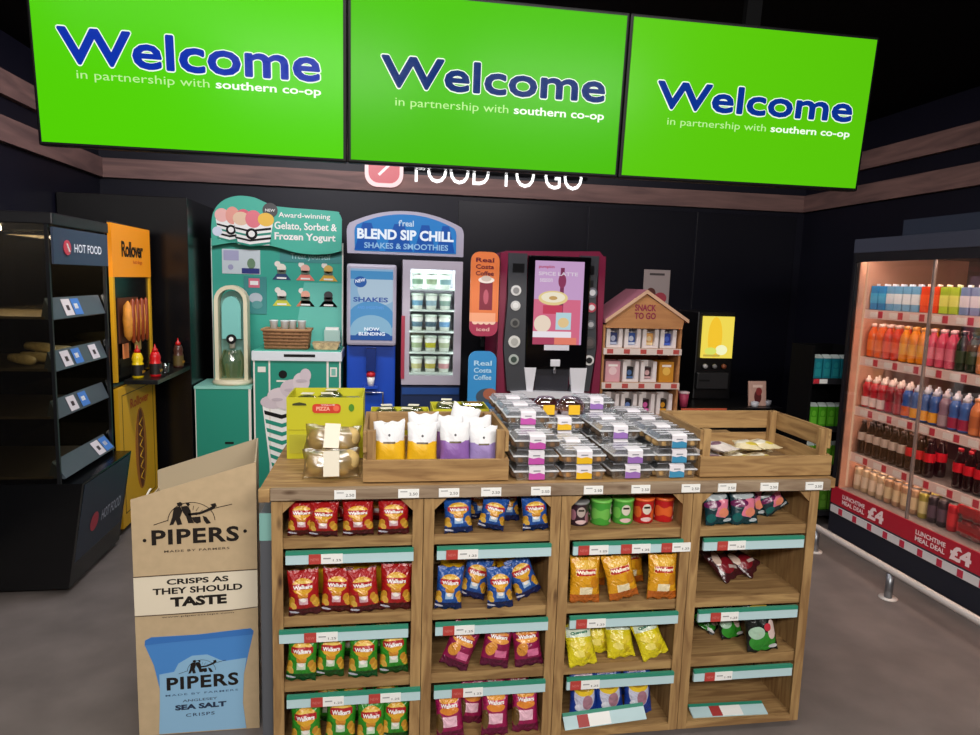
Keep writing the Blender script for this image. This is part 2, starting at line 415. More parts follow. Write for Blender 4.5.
MB().box(.1, .795, -.205, -.013, .915, .943, mat('#101113', .3), .003).build('condiment_shelf', t)
def mk_dog():
    r = bpy.data.objects.new('hot_dog', None); C.objects.link(r)
    g = MB(); g.lathe([(.004, -.12), (.026, -.09), (.032, 0), (.026, .09), (.004, .12)], mat('#d08a30', .6, var=.2, vscale=30), n=12); g.build('bun', r)
    g = MB(); g.lathe([(.003, -.135), (.012, -.12), (.014, 0), (.012, .12), (.003, .135)], mat('#8c3a18', .35), c=(0, -.026, 0), n=10); g.build('sausage', r)
    return r
for i in range(4):
    place('dog', mk_dog, (-1.518, 4.30 + i * .075, 1.30), (0, 0, PI / 2), nth(i) + ' upright hot dog in the yellow framed hot dog cabinet window', 'hot dog', 'hot dogs in the cabinet window')
g = MB()
g.box(.08, .40, -.008, 0, 1.165, 1.435, mat('#5b2f18', .5)); g.build('hot_dog_rack', t)
g = MB(); g.box(.10, .18, -.02, -.012, 1.07, 1.16, mat('#e38a50', .5)); g.build('price_card', t)
g = MB(); g.box(.30, .39, -.02, -.012, 1.10, 1.19, mat('#e0b868', .5)); g.build('price_card', t)
def sauce(col, nm, loc, lab, cap='#c01818', band='#181512', h=.2):
    t = thing(nm, lab, 'sauce bottle', loc, PI / 2, 'sauce bottles')
    m = mat(col, .3)
    MB().lathe([(.030, 0), (.033, .01), (.033, h * .45), (.028, h * .5), (.033, h * .6), (.026, h * .72), (.020, h * .78)], m, n=16).build('bottle', t)
    MB().lathe([(.034, h * .08), (.034, h * .42)], mat(band, .5), n=16, cap=False).build('wrap_label', t)
    g = MB(); g.text('Rollover', -.026, .026, h * .16, h * .26, -.0345, mat('#e0a428', .5), .02); g.build('wrap_lettering', t)
    MB().lathe([(.018, h * .78), (.017, h * .86), (.006, h * .92), (.003, h * 1.02)], mat(cap, .35), n=12).build('cap', t)
sauce('#e8c812', 'mustard_bottle', (-1.50, 4.37, .945), 'yellow mustard squeeze bottle with red tip on the condiment shelf')
sauce('#c8141c', 'ketchup_bottle', (-1.42, 4.44, .945), 'red ketchup squeeze bottle beside the yellow mustard bottle')
sauce('#4a2a20', 'sauce_bottle', (-1.41, 4.88, .945), 'brown sauce bottle with red cap at the far end of the shelf', band='#5a4a20')
g = MB(); g.lathe([(.022, 0), (.026, .07), (.0245, .07), (.02, .004)], glass('#e8e8e8', .05, .75), n=14); o = g.build('drinking_glass'); o.location = (-1.40, 4.56, .945); tag(o, 'small clear glass behind the red ketchup bottle', 'glass')

# tall black cabinet
t = thing('tall_cabinet', 'tall plain glossy black cabinet standing between hot dog and gelato stations', 'cabinet', (-1.775, 5.0, 0))
MB().box(-.415, .415, 0, .74, 0.0, 2.11, mat('#0b0a0c', .22, spec=.5), .004).build('body', t)
MB().box(-.413, .413, -.006, 0, .96, .966, BKM).build('door_joint', t)

# ================================================================= gelato station
teal = mat('#2fa48c', .45); teal2 = mat('#46b49c', .5); tealD = mat('#1f8f78', .45)
t = thing('frozen_yogurt_station', 'teal gelato, sorbet and frozen yogurt station with curved header sign', 'dessert station', (-.83, 5.0, 0))
X = .83
g = MB(); g.box(-1.295 + X, -.335 + X, .38, .41, .0, 1.86, mat('#35a590', .45)); 
g.box(-.335 + X, -.325 + X, .375, .41, .0, 1.86, OFFW); g.box(-1.30 + X, -1.295 + X, .375, .41, 0, 1.86, OFFW)
g.prism([(-.75 + X, .8), (-.335 + X, .8), (-.335 + X, 1.55), (-.62 + X, 1.55)], 'y', .377, .38, mat('#63bfae', .5))
g.box(-.80 + X, -.338 + X, .377, .38, 1.70, 1.80, mat('#3d8c88', .5))
g.text('Treat yourself', -.72 + X, -.42 + X, 1.715, 1.77, .375, mat('#a8d8d8', .5), .01)
g.build('back_panel', t)
hp = [(-1.285, 1.80), (-1.28, 1.98), (-1.255, 2.07), (-1.19, 2.14), (-1.09, 2.175), (-.98, 2.17), (-.89, 2.135), (-.80, 2.11), (-.40, 2.095), (-.355, 2.08), (-.335, 2.04), (-.335, 1.80), (-.42, 1.775), (-.55, 1.765), (-.68, 1.775), (-.82, 1.81), (-1.0, 1.84), (-1.15, 1.83)]
def spline(pts, n=5):
    out = []
    for i in range(len(pts) - 1):
        p0, p1, p2, p3 = pts[max(i - 1, 0)], pts[i], pts[i + 1], pts[min(i + 2, len(pts) - 1)]
        for k in range(n):
            t = k / n; out.append(tuple(.5 * (2 * p1[a] + (p2[a] - p0[a]) * t + (2 * p0[a] - 5 * p1[a] + 4 * p2[a] - p3[a]) * t * t + (3 * p1[a] - p0[a] - 3 * p2[a] + p3[a]) * t ** 3) for a in (0, 1)))
    return out + [pts[-1]]
hp = spline(hp[:11]) + spline(hp[11:])
g = MB(); g.prism([(x + X, z) for x, z in hp], 'y', .33, .365, teal2); g.build('header', t)
g = MB()
g.text('Award-winning', -.80 + X, -.42 + X, 2.02, 2.07, .325, WH, .01)
g.text('Gelato, Sorbet &', -.83 + X, -.37 + X, 1.935, 2.0, .327, WH, .02)
g.text('Frozen Yogurt', -.83 + X, -.38 + X, 1.85, 1.92, .327, WH, .03)
g.build('header_lettering', t)
g = MB()   # striped tubs of gelato printed on the header
def cup(cx, cz, w, h, y, cols):
    g.poly([(cx - w * .8, cz - h), (cx + w * .8, cz - h), (cx + w, cz), (cx - w, cz)], y, WH)
    for k in range(4):
        zz = cz - h * (.2 + .22 * k); g.poly([(cx - w * .95, zz), (cx - w * .2, zz - .02), (cx + w * .9, zz + .005), (cx + w * .9, zz - .012), (cx - w * .2, zz - .035), (cx - w * .93, zz - .014)], y - .0012, tealD if k % 2 else INK, .0008)
    g.disc(cx - w * .1, cz - h * .5, w * .3, y - .0025, INK, 20); g.disc(cx - w * .1, cz - h * .5, w * .17, y - .005, WH, 20)
    for k, c in enumerate(cols):
        a = -0.8 + 1.6 * k / (len(cols) - 1)
        g.poly(leaf(cx + w * a * .8, cz + .03, w * .42, .05 + .015 * (k == 1)), y - .0004 * k, mat(c, .5), .0012)
cup(-1.13 + X, 2.0, .12, .15, .329, ['#f0b8b0', '#e8a090', '#e0687a'])
cup(-.98 + X, 1.98, .14, .16, .325, ['#e8c8a8', '#e47a86', '#eec04a'])
g.disc(-.86 + X, 2.08, .055, .327, mat('#4a4a4a', .5)); g.text('NEW', -.895 + X, -.825 + X, 2.07, 2.09, .3245, WH, .01)
g.disc(-1.24 + X, 1.91, .035, .328, mat('#d8e0f0', .5))
g.build('header_picture', t)
g = MB()
g.box(-1.222 + X, -.945 + X, .376, .38, 1.60, 1.785, mat('#c8d4d8', .5)); g.box(-1.08 + X, -.95 + X, .374, .376, 1.605, 1.645, mat('#28327a', .5)); g.box(-1.21 + X, -1.10 + X, .374, .376, 1.70, 1.775, mat('#a8a8c8', .5))
g.poly(leaf(-1.01 + X, 1.68, .03, .04), .375, mat('#6a8a6a', .5)); g.poly(leaf(-1.16 + X, 1.65, .02, .02), .375, mat('#a0a0c0', .5))
g.build('flyer', t)
g = MB()
g.box(-1.067 + X, -.90 + X, .372, .38, 1.30, 1.585, mat('#3a8a88', .5)); g.box(-1.03 + X, -.95 + X, .370, .372, 1.50, 1.57, mat('#d86a80', .5)); g.box(-1.02 + X, -.96 + X, .3695, .370, 1.52, 1.55, WH)
g.poly(leaf(-.98 + X, 1.42, .05, .04), .371, mat('#b8c0c8', .5)); g.poly(leaf(-.97 + X, 1.37, .04, .03), .3695, mat('#5a9a98', .5)); g.build('poster', t)
cc = ['#24406a', '#e07a6a', '#d8a838', '#c8c840', '#d07a58', '#283848']
for k in range(6):
    cx = (-.788, -.611, -.438)[k % 3] + X; cz = (1.63, 1.43)[k // 3]; g = MB()
    g.poly([(cx - .07, cz - .065), (cx + .07, cz - .065), (cx + .035, cz - .02), (cx - .035, cz - .02)], .38, mat(cc[k], .5), .003)
    g.disc(cx - .03, cz + .055, .022, .38, OFFW); g.box(cx - .035, cx + .035, .375, .377, cz - .058, cz - .045, WH)
    g.poly([(cx - .03, cz - .02), (cx + .03, cz - .02), (cx + .035, cz + .01), (cx - .035, cz + .01)], .3765, mat('#5a6858' if k != 5 else '#2a2a2a', .5), .002)
    g.poly(leaf(cx, cz + .025, .034, .032), .3775, mat(['#e8e0d0', '#e8b0a0', '#d8b058', '#e8e0d8', '#e8a890', '#38383a'][k], .5), .003)
    g.build('flavour_picture', t)
g = MB(); g.box(-1.34 + X, -.954 + X, 0, .36, 0.02, .79, tealD); g.box(-1.345 + X, -.949 + X, -.005, .365, .775, .795, mat('#8fd0c0', .4)); g.box(-.972 + X, -.954 + X, -.003, .0, .02, .775, OFFW); g.box(-1.34 + X, -1.335 + X, -.003, .0, .02, .775, OFFW)
g.box(-1.14 + X, -1.08 + X, -.003, 0, .37, .385, INK); g.build('side_cabinet', t)
g = MB(); g.box(-.936 + X, -.317 + X, 0, .36, .02, 1.0, tealD); g.build('cabinet', t)
g = MB(); g.box(-.945 + X, -.31 + X, -.015, .365, .985, 1.055, mat('#d8e0e4', .4), .004); g.box(-.72 + X, -.50 + X, -.017, -.015, 1.015, 1.035, INK); g.box(-.93 + X, -.32 + X, -.01, .36, 1.055, 1.062, teal2); g.build('cabinet_top', t)
g = MB()
for x0, x1 in ((-.83, -.818), (-.42, -.405), (-.33, -.318), (-.936, -.925)): g.box(x0 + X, x1 + X, -.003, 0, .02, .985, OFFW)
g.disc(-.73 + X, .885, .03, 0, INK); g.box(-.775 + X, -.69 + X, -.002, 0, .83, .842, OFFW)
g.box(-.395 + X, -.345 + X, -.002, 0, .87, .94, OFFW); g.box(-.385 + X, -.355 + X, -.003, -.001, .88, .93, mat('#7ab8a8', .5)); g.box(-.905 + X, -.85 + X, -.002, 0, .90, .94, OFFW)
g.build('cabinet_trim', t)
g = MB()   # striped cup and swirl printed on the cabinet front
g.poly([(-.88 + X, .70), (-.60 + X, .70), (-.66 + X, .12), (-.82 + X, .12)], -.001, WH)
sw = mat('#d8ccd0', .5); sw2 = mat('#bfb2ba', .5)
for q_, (cx, cz, hx, hz) in enumerate(((-.80, .68, .09, .05), (-.73, .73, .11, .06), (-.66, .78, .09, .07), (-.60, .83, .06, .07), (-.57, .88, .04, .05), (-.68, .67, .10, .05))):
    g.poly(leaf(cx + X, cz, hx, hz), -.003 - q_ * .0006, sw if q_ % 2 else mat('#cfc2c8', .5), .0005)
for cx, cz in ((-.77, .70), (-.68, .77), (-.60, .84)): g.poly(leaf(cx + X, cz, .04, .012), -.0075, sw2, .0006)
for k in range(8):
    z = .62 - .065 * k; g.poly([(-.865 + .008 * k + X, z), (-.74 + X, z - .035), (-.62 - .004 * k + X, z), (-.62 - .004 * k + X, z - .024), (-.74 + X, z - .065), (-.86 + .008 * k + X, z - .03)], -.0025, INK if k == 0 else tealD, .001)
g.build('cup_picture', t)
CHR_ = mat('#c0beb0', .35)
# soft serve dispenser on the side cabinet
t = thing('soft_serve_machine', 'cream arched soft serve dispenser standing on the teal side cabinet', 'dispenser', (-1.105, 5.14, .7975))
def arch(w, h, n=10): return [(-w, 0)] + [(-w * math.cos(PI * k / n), h - w + w * math.sin(PI * k / n)) for k in range(n + 1)] + [(w, 0)]
cream = mat('#d8d2b4', .4)
g = MB(); g.lathe([(.14, 0), (.145, .012), (.135, .03), (.02, .034)], cream, n=28); g.build('base', t)
g = MB(); P = arch(.115, .70); Q = arch(.088, .672)
n = len(P); vs = [(x, -.05, z + .02) for x, z in P] + [(x, -.05, z + .02) for x, z in Q] + [(x, .05, z + .02) for x, z in P] + [(x, .05, z + .02) for x, z in Q]
fs = []
for i in range(n - 1): fs += [(i, i + 1, n + i + 1, n + i), (2 * n + i, 3 * n + i, 3 * n + i + 1, 2 * n + i + 1), (i, 2 * n + i, 2 * n + i + 1, i + 1), (n + i, n + i + 1, 3 * n + i + 1, 3 * n + i)]
g.add(vs, fs, cream); g.build('arch_frame', t)
g = MB(); g.prism([(x * .95, z + .02) for x, z in arch(.088, .66)], 'y', .02, .045, mat('#6f9a90', .3)); g.prism([(x * .75, z + .33) for x, z in arch(.088, .31)], 'y', -.03, .02, mat('#7fc4bc', .25)); g.build('body', t)
g = MB(); g.lathe([(.035, -.012), (.035, 0)], INK, c=(0, -.035, .33), n=18, axis='y', smooth=False); g.lathe([(.016, -.004), (.016, 0)], WH, c=(0, -.047, .33), n=14, axis='y', smooth=False); g.lathe([(.02, 0), (.02, -.07)], CHR_, c=(0, -.01, .33), n=12); g.build('nozzle', t)
g = MB(); g.lathe([(.07, 0), (.085, .10), (.085, .13), (.06, .2)], glass('#e0d8b8', .15, .8), c=(0, -.02, .05), n=18, cap=False); g.build('guard', t)
# wicker basket etc
def wick():
    m = mat('#a07850', .8, var=.5, vscale=60, bump=.6)
    return m
t = thing('wicker_basket', 'brown wicker basket of tubs on top of the gelato cabinet', 'basket', (-.71, 5.13, 1.0645))
g = MB(); g.prism([(-.15, 0), (.15, 0), (.165, .14), (-.165, .14)], 'y', -.09, .09, wick())
for k in range(6): g.tube([(-.155 - .002 * k, -.094, .012 + k * .024), (.155 + .002 * k, -.094, .012 + k * .024)], .007, mat('#8a6240', .8), 6)
g.tube([(-.17, -.09, .14), (.17, -.09, .14), (.17, .09, .14), (-.17, .09, .14), (-.17, -.09, .14)], .010, mat('#b08a60', .8), 6); g.build('wicker_body', t)
def mk_tub(): return MB().lathe([(.024, 0), (.03, .06), (.032, .062), (.032, .068)], mat('#e0e8e8', .4), n=14).build('paper_tub')
for i, (dx, dy, a) in enumerate([(-.10, 0, 0), (-.02, -.02, .2), (.03, .02, -.1), (.10, 0, .1)]):
    place('tub', mk_tub, (-.71 + dx, 5.13 + dy, 1.203), (0, 0, a), nth(i) + ' white paper tub standing in the wicker basket', 'tub', 'tubs in the wicker basket')
g = MB(); g.prism([(-.08, 0), (.08, 0), (.1, .05), (-.1, .05)], 'y', -.07, .07, mat('#b8a078', .8, var=.4, vscale=50)); o = g.build('shallow_basket'); o.location = (-.43, 5.12, 1.0645); tag(o, 'shallow pale basket right of the tall wicker basket', 'basket')
t = thing('napkin_holder', 'pale napkin holder behind the shallow basket on the gelato cabinet', 'napkin holder', (-.40, 5.28, 1.0645))
MB().box(-.06, .06, -.03, .03, 0, .13, mat('#a8c8c0', .4), .003).build('holder', t); MB().box(-.05, .05, -.025, .025, .13, .15, WH).build('napkins', t)

# ================================================================= smoothie station
lil = mat('#a8a4b4', .4); blu = mat('#1048b8', .35)
t = thing('smoothie_header_sign', 'arched blue blend sip chill sign above the smoothie station', 'sign', (.145, 5.02, 1.775))
hp = [(-.42, 0), (-.425, .16), (-.42, .19)] + [(-.405 + .81 * k / 20, .315 - .10 * abs(-1 + k / 10) ** 2.1) for k in range(21)] + [(.42, .19), (.425, .16), (.425, 0)]
MB().prism(hp, 'y', 0, .08, lil).build('housing', t)
g = MB(); g.prism([(x * .87, .02 + z * .86) for x, z in hp], 'y', -.004, 0, mat('#2f8fe0', .3, emit=.55))
for cx, w in ((-.28, .09), (-.05, .10), (.14, .08), (.29, .07)):
    g.prism([(cx - w, .025), (cx + w, .025), (cx + w * .35, .22), (cx - w * .35, .22)], 'y', -.0055, -.004, mat('#1a62c4', .3, emit=.5))
g.build('sign_face', t)
ew = mat('#eef6ff', .3, emit=.75)
g = MB(); g.text('BLEND SIP CHILL', -.35, .35, .105, .18, -.007, ew, .04); g.text('SHAKES & SMOOTHIES', -.30, .31, .04, .082, -.007, mat('#a8d4f8', .3, emit=.6), .02); g.text("f'real", -.055, .055, .205, .25, -.007, mat('#d8ecff', .3, emit=.6), .02); g.build('sign_lettering', t)
t = thing('smoothie_blender', 'blue smoothie blending machine with tall poster screen', 'blender', (-.1, 5.0, 0))
MB().box(-.18, .18, .08, .5, 0.02, 1.10, blu, .01).build('body', t)
MB().box(-.178, .182, 0, .2, 1.105, 1.70, lil, .02).build('screen_housing', t)
sm = art('#9cc8ec', [('e', .05, 1.52, .15, .12, '#c4dff4'), ('e', .0, 1.30, .17, .13, '#58a8e4'), ('e', .0, 1.22, .15, .11, '#9cd0f0'), ('r', 0, 1.62, .16, .03, '#4ea0dc'), ('e', -.07, 1.13, .06, .07, '#1b5fb4'), ('e', .02, 1.13, .08, .1, '#1b5fb4'), ('e', .1, 1.13, .06, .07, '#1b5fb4'), ('r', 0, 1.15, .16, .03, '#1b5fb4'), ('e', -.08, 1.57, .045, .04, '#1c62b8')], .2, emit=.6)
p = MB().box(-.15, .155, -.004, 0, 1.145, 1.665, sm).build('poster_screen', t)
g = MB(); g.text('SHAKES', -.13, .12, 1.425, 1.46, -.006, mat('#123a80', .4, emit=.3), .03); g.build('poster_title', p); g = MB(); g.text('AND SMOOTHIES', -.10, .09, 1.375, 1.395, -.006, mat('#4a80c0', .4, emit=.3), .0)
g.build('poster_subtitle', p); g = MB(); g.text('NEW', -.115, -.045, 1.56, 1.585, -.006, ew, .02, skew=.2); g.build('poster_flash_lettering', p); g = MB(); g.text('NOW', -.05, .06, 1.215, 1.24, -.006, ew, .03); g.text('BLENDING', -.09, .10, 1.18, 1.205, -.006, ew, .03); g.build('poster_lettering', p)
MB().box(-.035, .035, .0, .08, .915, 1.08, mat('#0a2a70', .3)).build('blend_spindle', t)
g = MB(); g.tube([(-.10, -.03, .62), (-.10, -.03, .76), (.09, -.03, .76), (.09, -.03, .62)], .008, SIL, 8); g.tube([(-.10, -.03, .64), (-.10, .09, .64)], .008, SIL, 8); g.tube([(.09, -.03, .64), (.09, .09, .64)], .008, SIL, 8); g.build('splash_rail', t)
t = thing('smoothie_cup', 'white smoothie cup with red lid held under the blender spindle', 'cup', (-.1, 5.03, .80))
MB().lathe([(.022, 0), (.03, .07)], WH, n=14).build('cup_body', t); MB().lathe([(.033, .07), (.033, .095), (.02, .11)], RED, n=14).build('lid', t); MB().box(-.05, .05, -.03, .045, -.02, -.001, blu).build('cup_rest', t)
t = thing('smoothie_freezer', 'grey framed glass door freezer of smoothie cups beside the blue blender', 'freezer', (.346, 5.0, 0))
lil2 = mat('#b4aeba', .4)
g = MB(); g.box(-.221, .221, .02, .5, .02, .80, mat('#0c2650', .4)); g.box(-.215, .215, .01, .02, .74, .79, mat('#144488', .4)); g.build('lower_body', t)
g = MB(); g.box(-.221, .221, .44, .5, .81, 1.74, lil2); g.box(-.221, -.19, .03, .44, .81, 1.74, lil2); g.box(.19, .221, .03, .44, .81, 1.74, lil2); g.box(-.19, .19, .03, .44, 1.70, 1.74, lil2); g.box(-.19, .19, .03, .44, .81, .845, lil2)
g.build('cabinet', t)
d = MB(); 
for a in ((-.221, -.165, .815, 1.738), (.165, .221, .815, 1.738), (-.165, .165, 1.675, 1.738), (-.165, .165, .815, .885)): d.box(a[0], a[1], 0, .03, a[2], a[3], lil2)
d = d.build('door', t); MB().box(-.165, .165, .012, .018, .885, 1.675, glass('#fbfffd', .03, .93)).build('door_glass', d); MB().box(-.226, -.20, -.006, 0, .86, 1.33, mat('#a83048', .4)).build('door_handle', d)
MB().box(-.15, .15, .05, .42, 1.685, 1.699, mat('#f2fff8', .4, emit=8)).build('lamp', t)
for k, s in enumerate((-1, 1)): MB().box(s * .182 - .006, s * .182 + .006, .035, .05, .9, 1.66, mat('#f2fff8', .4, emit=5)).build('light_strip', t)
lines = [1.535, 1.375, 1.215, 1.055, .895]
for z in lines: MB().box(-.185, .185, .06, .42, z - .012, z, mat('#dfe8e4', .5)).build('shelf', t)
def mk_fc(c):
    def f():
        r = bpy.data.objects.new('smoothie_cup', None); C.objects.link(r)
        MB().lathe([(.036, 0), (.046, .105)], mat('#f0f0ea', .45), n=14).build('cup_body', r)
        MB().lathe([(.0392, .03), (.0430, .068)], mat(c, .5), n=14, cap=False).build('cup_print', r)
        MB().lathe([(.049, .105), (.049, .118), (.040, .122)], mat('#f4fff6', .4), n=14).build('lid', r); return r
    return f
fcs = ['#a8c8b0', '#c8d8a8', '#90b8c8']
for r_, z in enumerate(lines):
    for k in range(3):
        c = [['#88a890', '#a8b898', '#88a8b0'], ['#78a8c8', '#a0b8c8', '#90a8a0'], ['#58788c', '#506878', '#78a8d8'], ['#a8b890', '#c8c030', '#b8c0a0'], ['#d0c890', '#c8b858', '#d89aa0']][r_][k]
        place(('fc', c), mk_fc(c), (.346 - .105 + k * .105, 5.13, z + .001), (0, 0, 0), '%s smoothie cup on the %s shelf of the glass door freezer' % (['left', 'middle', 'right'][k], ['top', 'second', 'third', 'fourth', 'bottom'][r_]), 'cup', 'smoothie cups in the freezer')

# ================================================================= coffee machine
mar = mat('#7a1e3c', .35); dgrey = mat('#3a3c40', .4)
t = thing('coffee_machine', 'tall maroon self-service coffee machine with black front and portrait screen', 'coffee machine', (1.155, 4.6, 0))
g = MB(); 
g.prism([(-.38, 0), (.38, 0), (.38, 1.79), (.34, 1.835), (-.33, 1.815), (-.365, 1.79), (-.375, 1.2)], 'y', .03, .6, mar); g.build('body', t)
for s in (-1, 1):
    MB().prism([(s * .38, .05), (s * .30, .05), (s * .315, .80), (s * .345, 1.2), (s * .32, 1.80), (s * .375, 1.80)], 'y', -.01, .03, mar).build('side_shell', t)
    g = MB(); g.prism([(s * .325, 1.80), (s * .19, 1.80), (s * .18, 1.0), (s * .15, .84), (s * .30, .84), (s * .335, 1.15), (s * .315, 1.5)], 'y', -.015, .03, dgrey)
    g.box(s * .25 - .04, s * .25 + .04, -.018, -.015, 1.67, 1.73, BK)
    g.box(s * .25 - .04, s * .25 + .04, -.018, -.015, 1.58, 1.63, BK) if s > 0 else None
    g.build('side_panel', t)
bd = [('#d8d8d4', '#8a8a88'), ('#c8c8c4', '#e0e0dc'), ('#6a6a66', '#303030'), ('#d8d8d0', '#b0b0a8'), ('#b0b8b0', '#3a4a40')]
for k, (z, r) in enumerate(((1.545, .036), (1.44, .034), (1.32, .032), (1.19, .042), (1.065, .036))):
    for s in (-1, 1):
        if s > 0 and k == 3: r2 = .02
        g = MB(); a, b = bd[k] if s < 0 else [('#60626a', '#c8c8c8'), ('#b04050', '#d8d0d0'), ('#585a60', '#a8a8a8'), ('#4a4646', '#5a5250'), ('#d8d8d4', '#181818')][k]
        g.lathe([(r, -.008), (r, 0)], mat(a, .4), c=(s * (.262 if s < 0 else .285), -.015, z), n=24, axis='y', smooth=False); g.lathe([(r * .6, -.004), (r * .6, 0)], mat(b, .4), c=(s * (.262 if s < 0 else .285), -.023, z), n=18, axis='y', smooth=False)
        g.build('badge', t)
g = MB(); g.box(-.18, .265 - .0, -.03, .02, 1.0, 1.79, mat('#060608', .12), .01); g.build('front_panel', t)
scr = art('#c8a0cc', [('r', .0, 1.33, .2, .16, '#d86a88'), ('r', .06, 1.55, .014, .16, '#7a2a52'), ('e', .06, 1.62, .028, .05, '#8a3058'), ('e', .0, 1.50, .105, .05, '#e8d090'), ('e', .0, 1.505, .085, .036, '#f4ead0'), ('e', .0, 1.50, .03, .014, '#c8a060'), ('r', .0, 1.42, .07, .03, '#c83a58'), ('e', -.07, 1.32, .06, .06, '#f0dcc8'), ('r', .08, 1.34, .055, .06, '#b8d8e0'), ('e', .08, 1.33, .04, .035, '#e8c890'), ('r', 0, 1.245, .14, .022, '#f0e8f0'), ('r', .1, 1.2, .08, .025, '#e8806a'), ('r', -.08, 1.2, .1, .025, '#b04060')], .15, emit=.8)
p = MB().box(-.135, .215, -.035, -.03, 1.175, 1.755, scr).build('screen', t)
g = MB(); g.text('pumpkin', -.11, .0, 1.70, 1.725, -.037, mat('#a02848', .4, emit=.3), .02); g.text('SPICE LATTE', -.11, .17, 1.655, 1.68, -.037, mat('#fff0ff', .4, emit=.5), .02); g.text('season', -.10, -.01, 1.61, 1.635, -.037, mat('#fff0ff', .4, emit=.5), .01); g.build('screen_lettering', p)
MB().box(-.05, .13, -.034, -.03, 1.135, 1.172, mat('#dcdce4', .4)).build('notice', t)
CHR = mat('#e6e6ea', .3, .1)
MB().prism([(-.185, 1.01), (-.10, 1.01), (-.12, .83), (-.16, .83)], 'y', -.03, .02, CHR).build('dispense_surround', t); MB().prism([(.145, 1.01), (.27, 1.01), (.255, .83), (.165, .83)], 'y', -.03, .02, CHR).build('dispense_surround', t)
g = MB(); g.box(-.10, .145, 0, .025, .84, 1.01, mat('#303036', .3)); g.build('dispense_recess', t)
g = MB(); g.box(.0, .07, -.04, 0, 1.02, 1.07, CHR, .006); g.lathe([(.012, 0), (.012, .05)], SIL, c=(.035, -.02, .97), n=10); g.build('nozzle', t)
g = MB(); g.prism([(-.26, .80), (.28, .79), (.30, .825), (.20, .835), (-.18, .845), (-.28, .84)], 'y', -.06, .0, CHR); g.build('drip_tray', t)
for loc, lab, c1, shp, txt in (((.672, 4.57, 1.225), 'orange iced coffee sign with maroon cup on the left of the coffee machine', '#d8743c', 1, 1), ((.672, 4.57, .62), 'blue coffee sign below the orange sign beside the coffee machine', '#2a86c0', 0, 1)):
    nm = 'coffee_sign'; t = thing(nm, lab, 'sign', loc, 0, 'coffee signs')
    h = .575 if shp else .5
    P = rrect(0, h / 2, .098, h / 2, .06)
    if shp:
        m = art('#d8743c', [('r', 0, .05, .1, .05, '#a02848'), ('e', -.06, .1, .022, .02, '#e8c0a8'), ('e', -.02, .1, .022, .02, '#e8c0a8'), ('e', .02, .1, .022, .02, '#e8c0a8'), ('e', .06, .1, .022, .02, '#e8c0a8'), ('r', -.02, .13, .1, .03, '#e8a078'), ('r', .01, .28, .045, .1, '#7a1a30'), ('e', .01, .385, .055, .022, '#e8dcd0'), ('e', .01, .395, .035, .02, '#c8b8a8'), ('e', .01, .27, .018, .05, '#b05060')], .45, emit=.12)
        g = MB().prism(P, 'y', 0, .02, m); g.build('sign_panel', t)
        g = MB(); 
        for i, s in enumerate(('Real', 'Costa', 'Coffee')): g.text(s, -.065, .06, .505 - i * .045, .535 - i * .045, -.002, mat('#6a1428', .5), .02)
        g.build('sign_lettering', t); g = MB(); g.text('iced', -.05, .04, .035, .06, -.002, mat('#e8b0a8', .5), .02); g.build('base_lettering', t)
    else:
        m = art('#2a86c0', [('e', .04, .18, .08, .06, '#3a4a58'), ('e', .06, .2, .05, .04, '#a05a40'), ('r', 0, .06, .1, .08, '#185a90')], .45, emit=.12)
        g = MB().prism(P, 'y', 0, .02, m); g.build('sign_panel', t)
        g = MB()
        for i, s in enumerate(('Real', 'Costa', 'Coffee')): g.text(s, -.06, .065, .40 - i * .05, .435 - i * .05, -.002, mat('#b8e0f4', .5), .02)
        g.build('sign_lettering', t)
    MB().box(-.01, .01, .02, .05, -loc[2] if not shp else -.07, .3, BKM).build('sign_post', t) if not shp else MB().box(-.01, .01, .02, .05, -.075, .3, BKM).build('sign_post', t)

# ================================================================= house shaped snack stand
t = thing('snack_stand', 'wooden house-shaped snack stand with pitched roof right of the coffee machine', 'display stand', (1.84, 4.6, 0))
wg = wood('#c08a58', '#a8744a', 'x', .5, 4, False)
g = MB(); g.prism([(-.28, 1.345), (0, 1.545), (.30, 1.365), (.29, 1.30), (-.29, 1.30)], 'y', -.02, .0, wg); g.build('gable', t)
g = MB(); rp = mat('#a86878', .5)
g.prism([(-.298, 1.335), (0, 1.55), (.33, 1.345), (.33, 1.37), (0, 1.578), (-.298, 1.36)], 'y', -.03, .40, rp); g.build('roof', t)
g = MB(); g.prism([(-.298, 1.335), (0, 1.55), (.33, 1.345), (.33, 1.37), (0, 1.578), (-.298, 1.36)], 'y', -.036, -.03, mat('#d0a888', .5)); g.build('roof_edge', t)
g = MB(); rd = mat('#8a2040', .5)
for i, s in enumerate(('SNACK', 'TO GO')): g.text(s, -.08, .08, 1.425 - i * .058, 1.472 - i * .058, -.022, rd, .03)
g.build('gable_lettering', t)
MB().box(-.29, .29, .36, .40, 0, 1.30, wg).build('back_panel', t)
for s in (-1, 1): MB().box(s * .29 - .008, s * .29 + .008, 0, .4, 0, 1.32, wg).build('side_panel', t)
MB().box(-.28, .28, .02, .36, 0, .56, wg).build('plinth', t)
tiers = [1.155, .905, .665]
for z in tiers:
    s = MB().box(-.28, .28, .0, .355, z - .03, z, wg).build('shelf', t)
    g = MB(); g.box(-.295, .295, -.022, -.009, z - .045, z + .0, mat('#e0cfc4', .5))
    for k in range(5): g.box(-.27 + k * .125, -.225 + k * .125, -.024, -.022, z - .038, z - .006, mat('#b84a44', .5))
    g.build('price_strip', s)
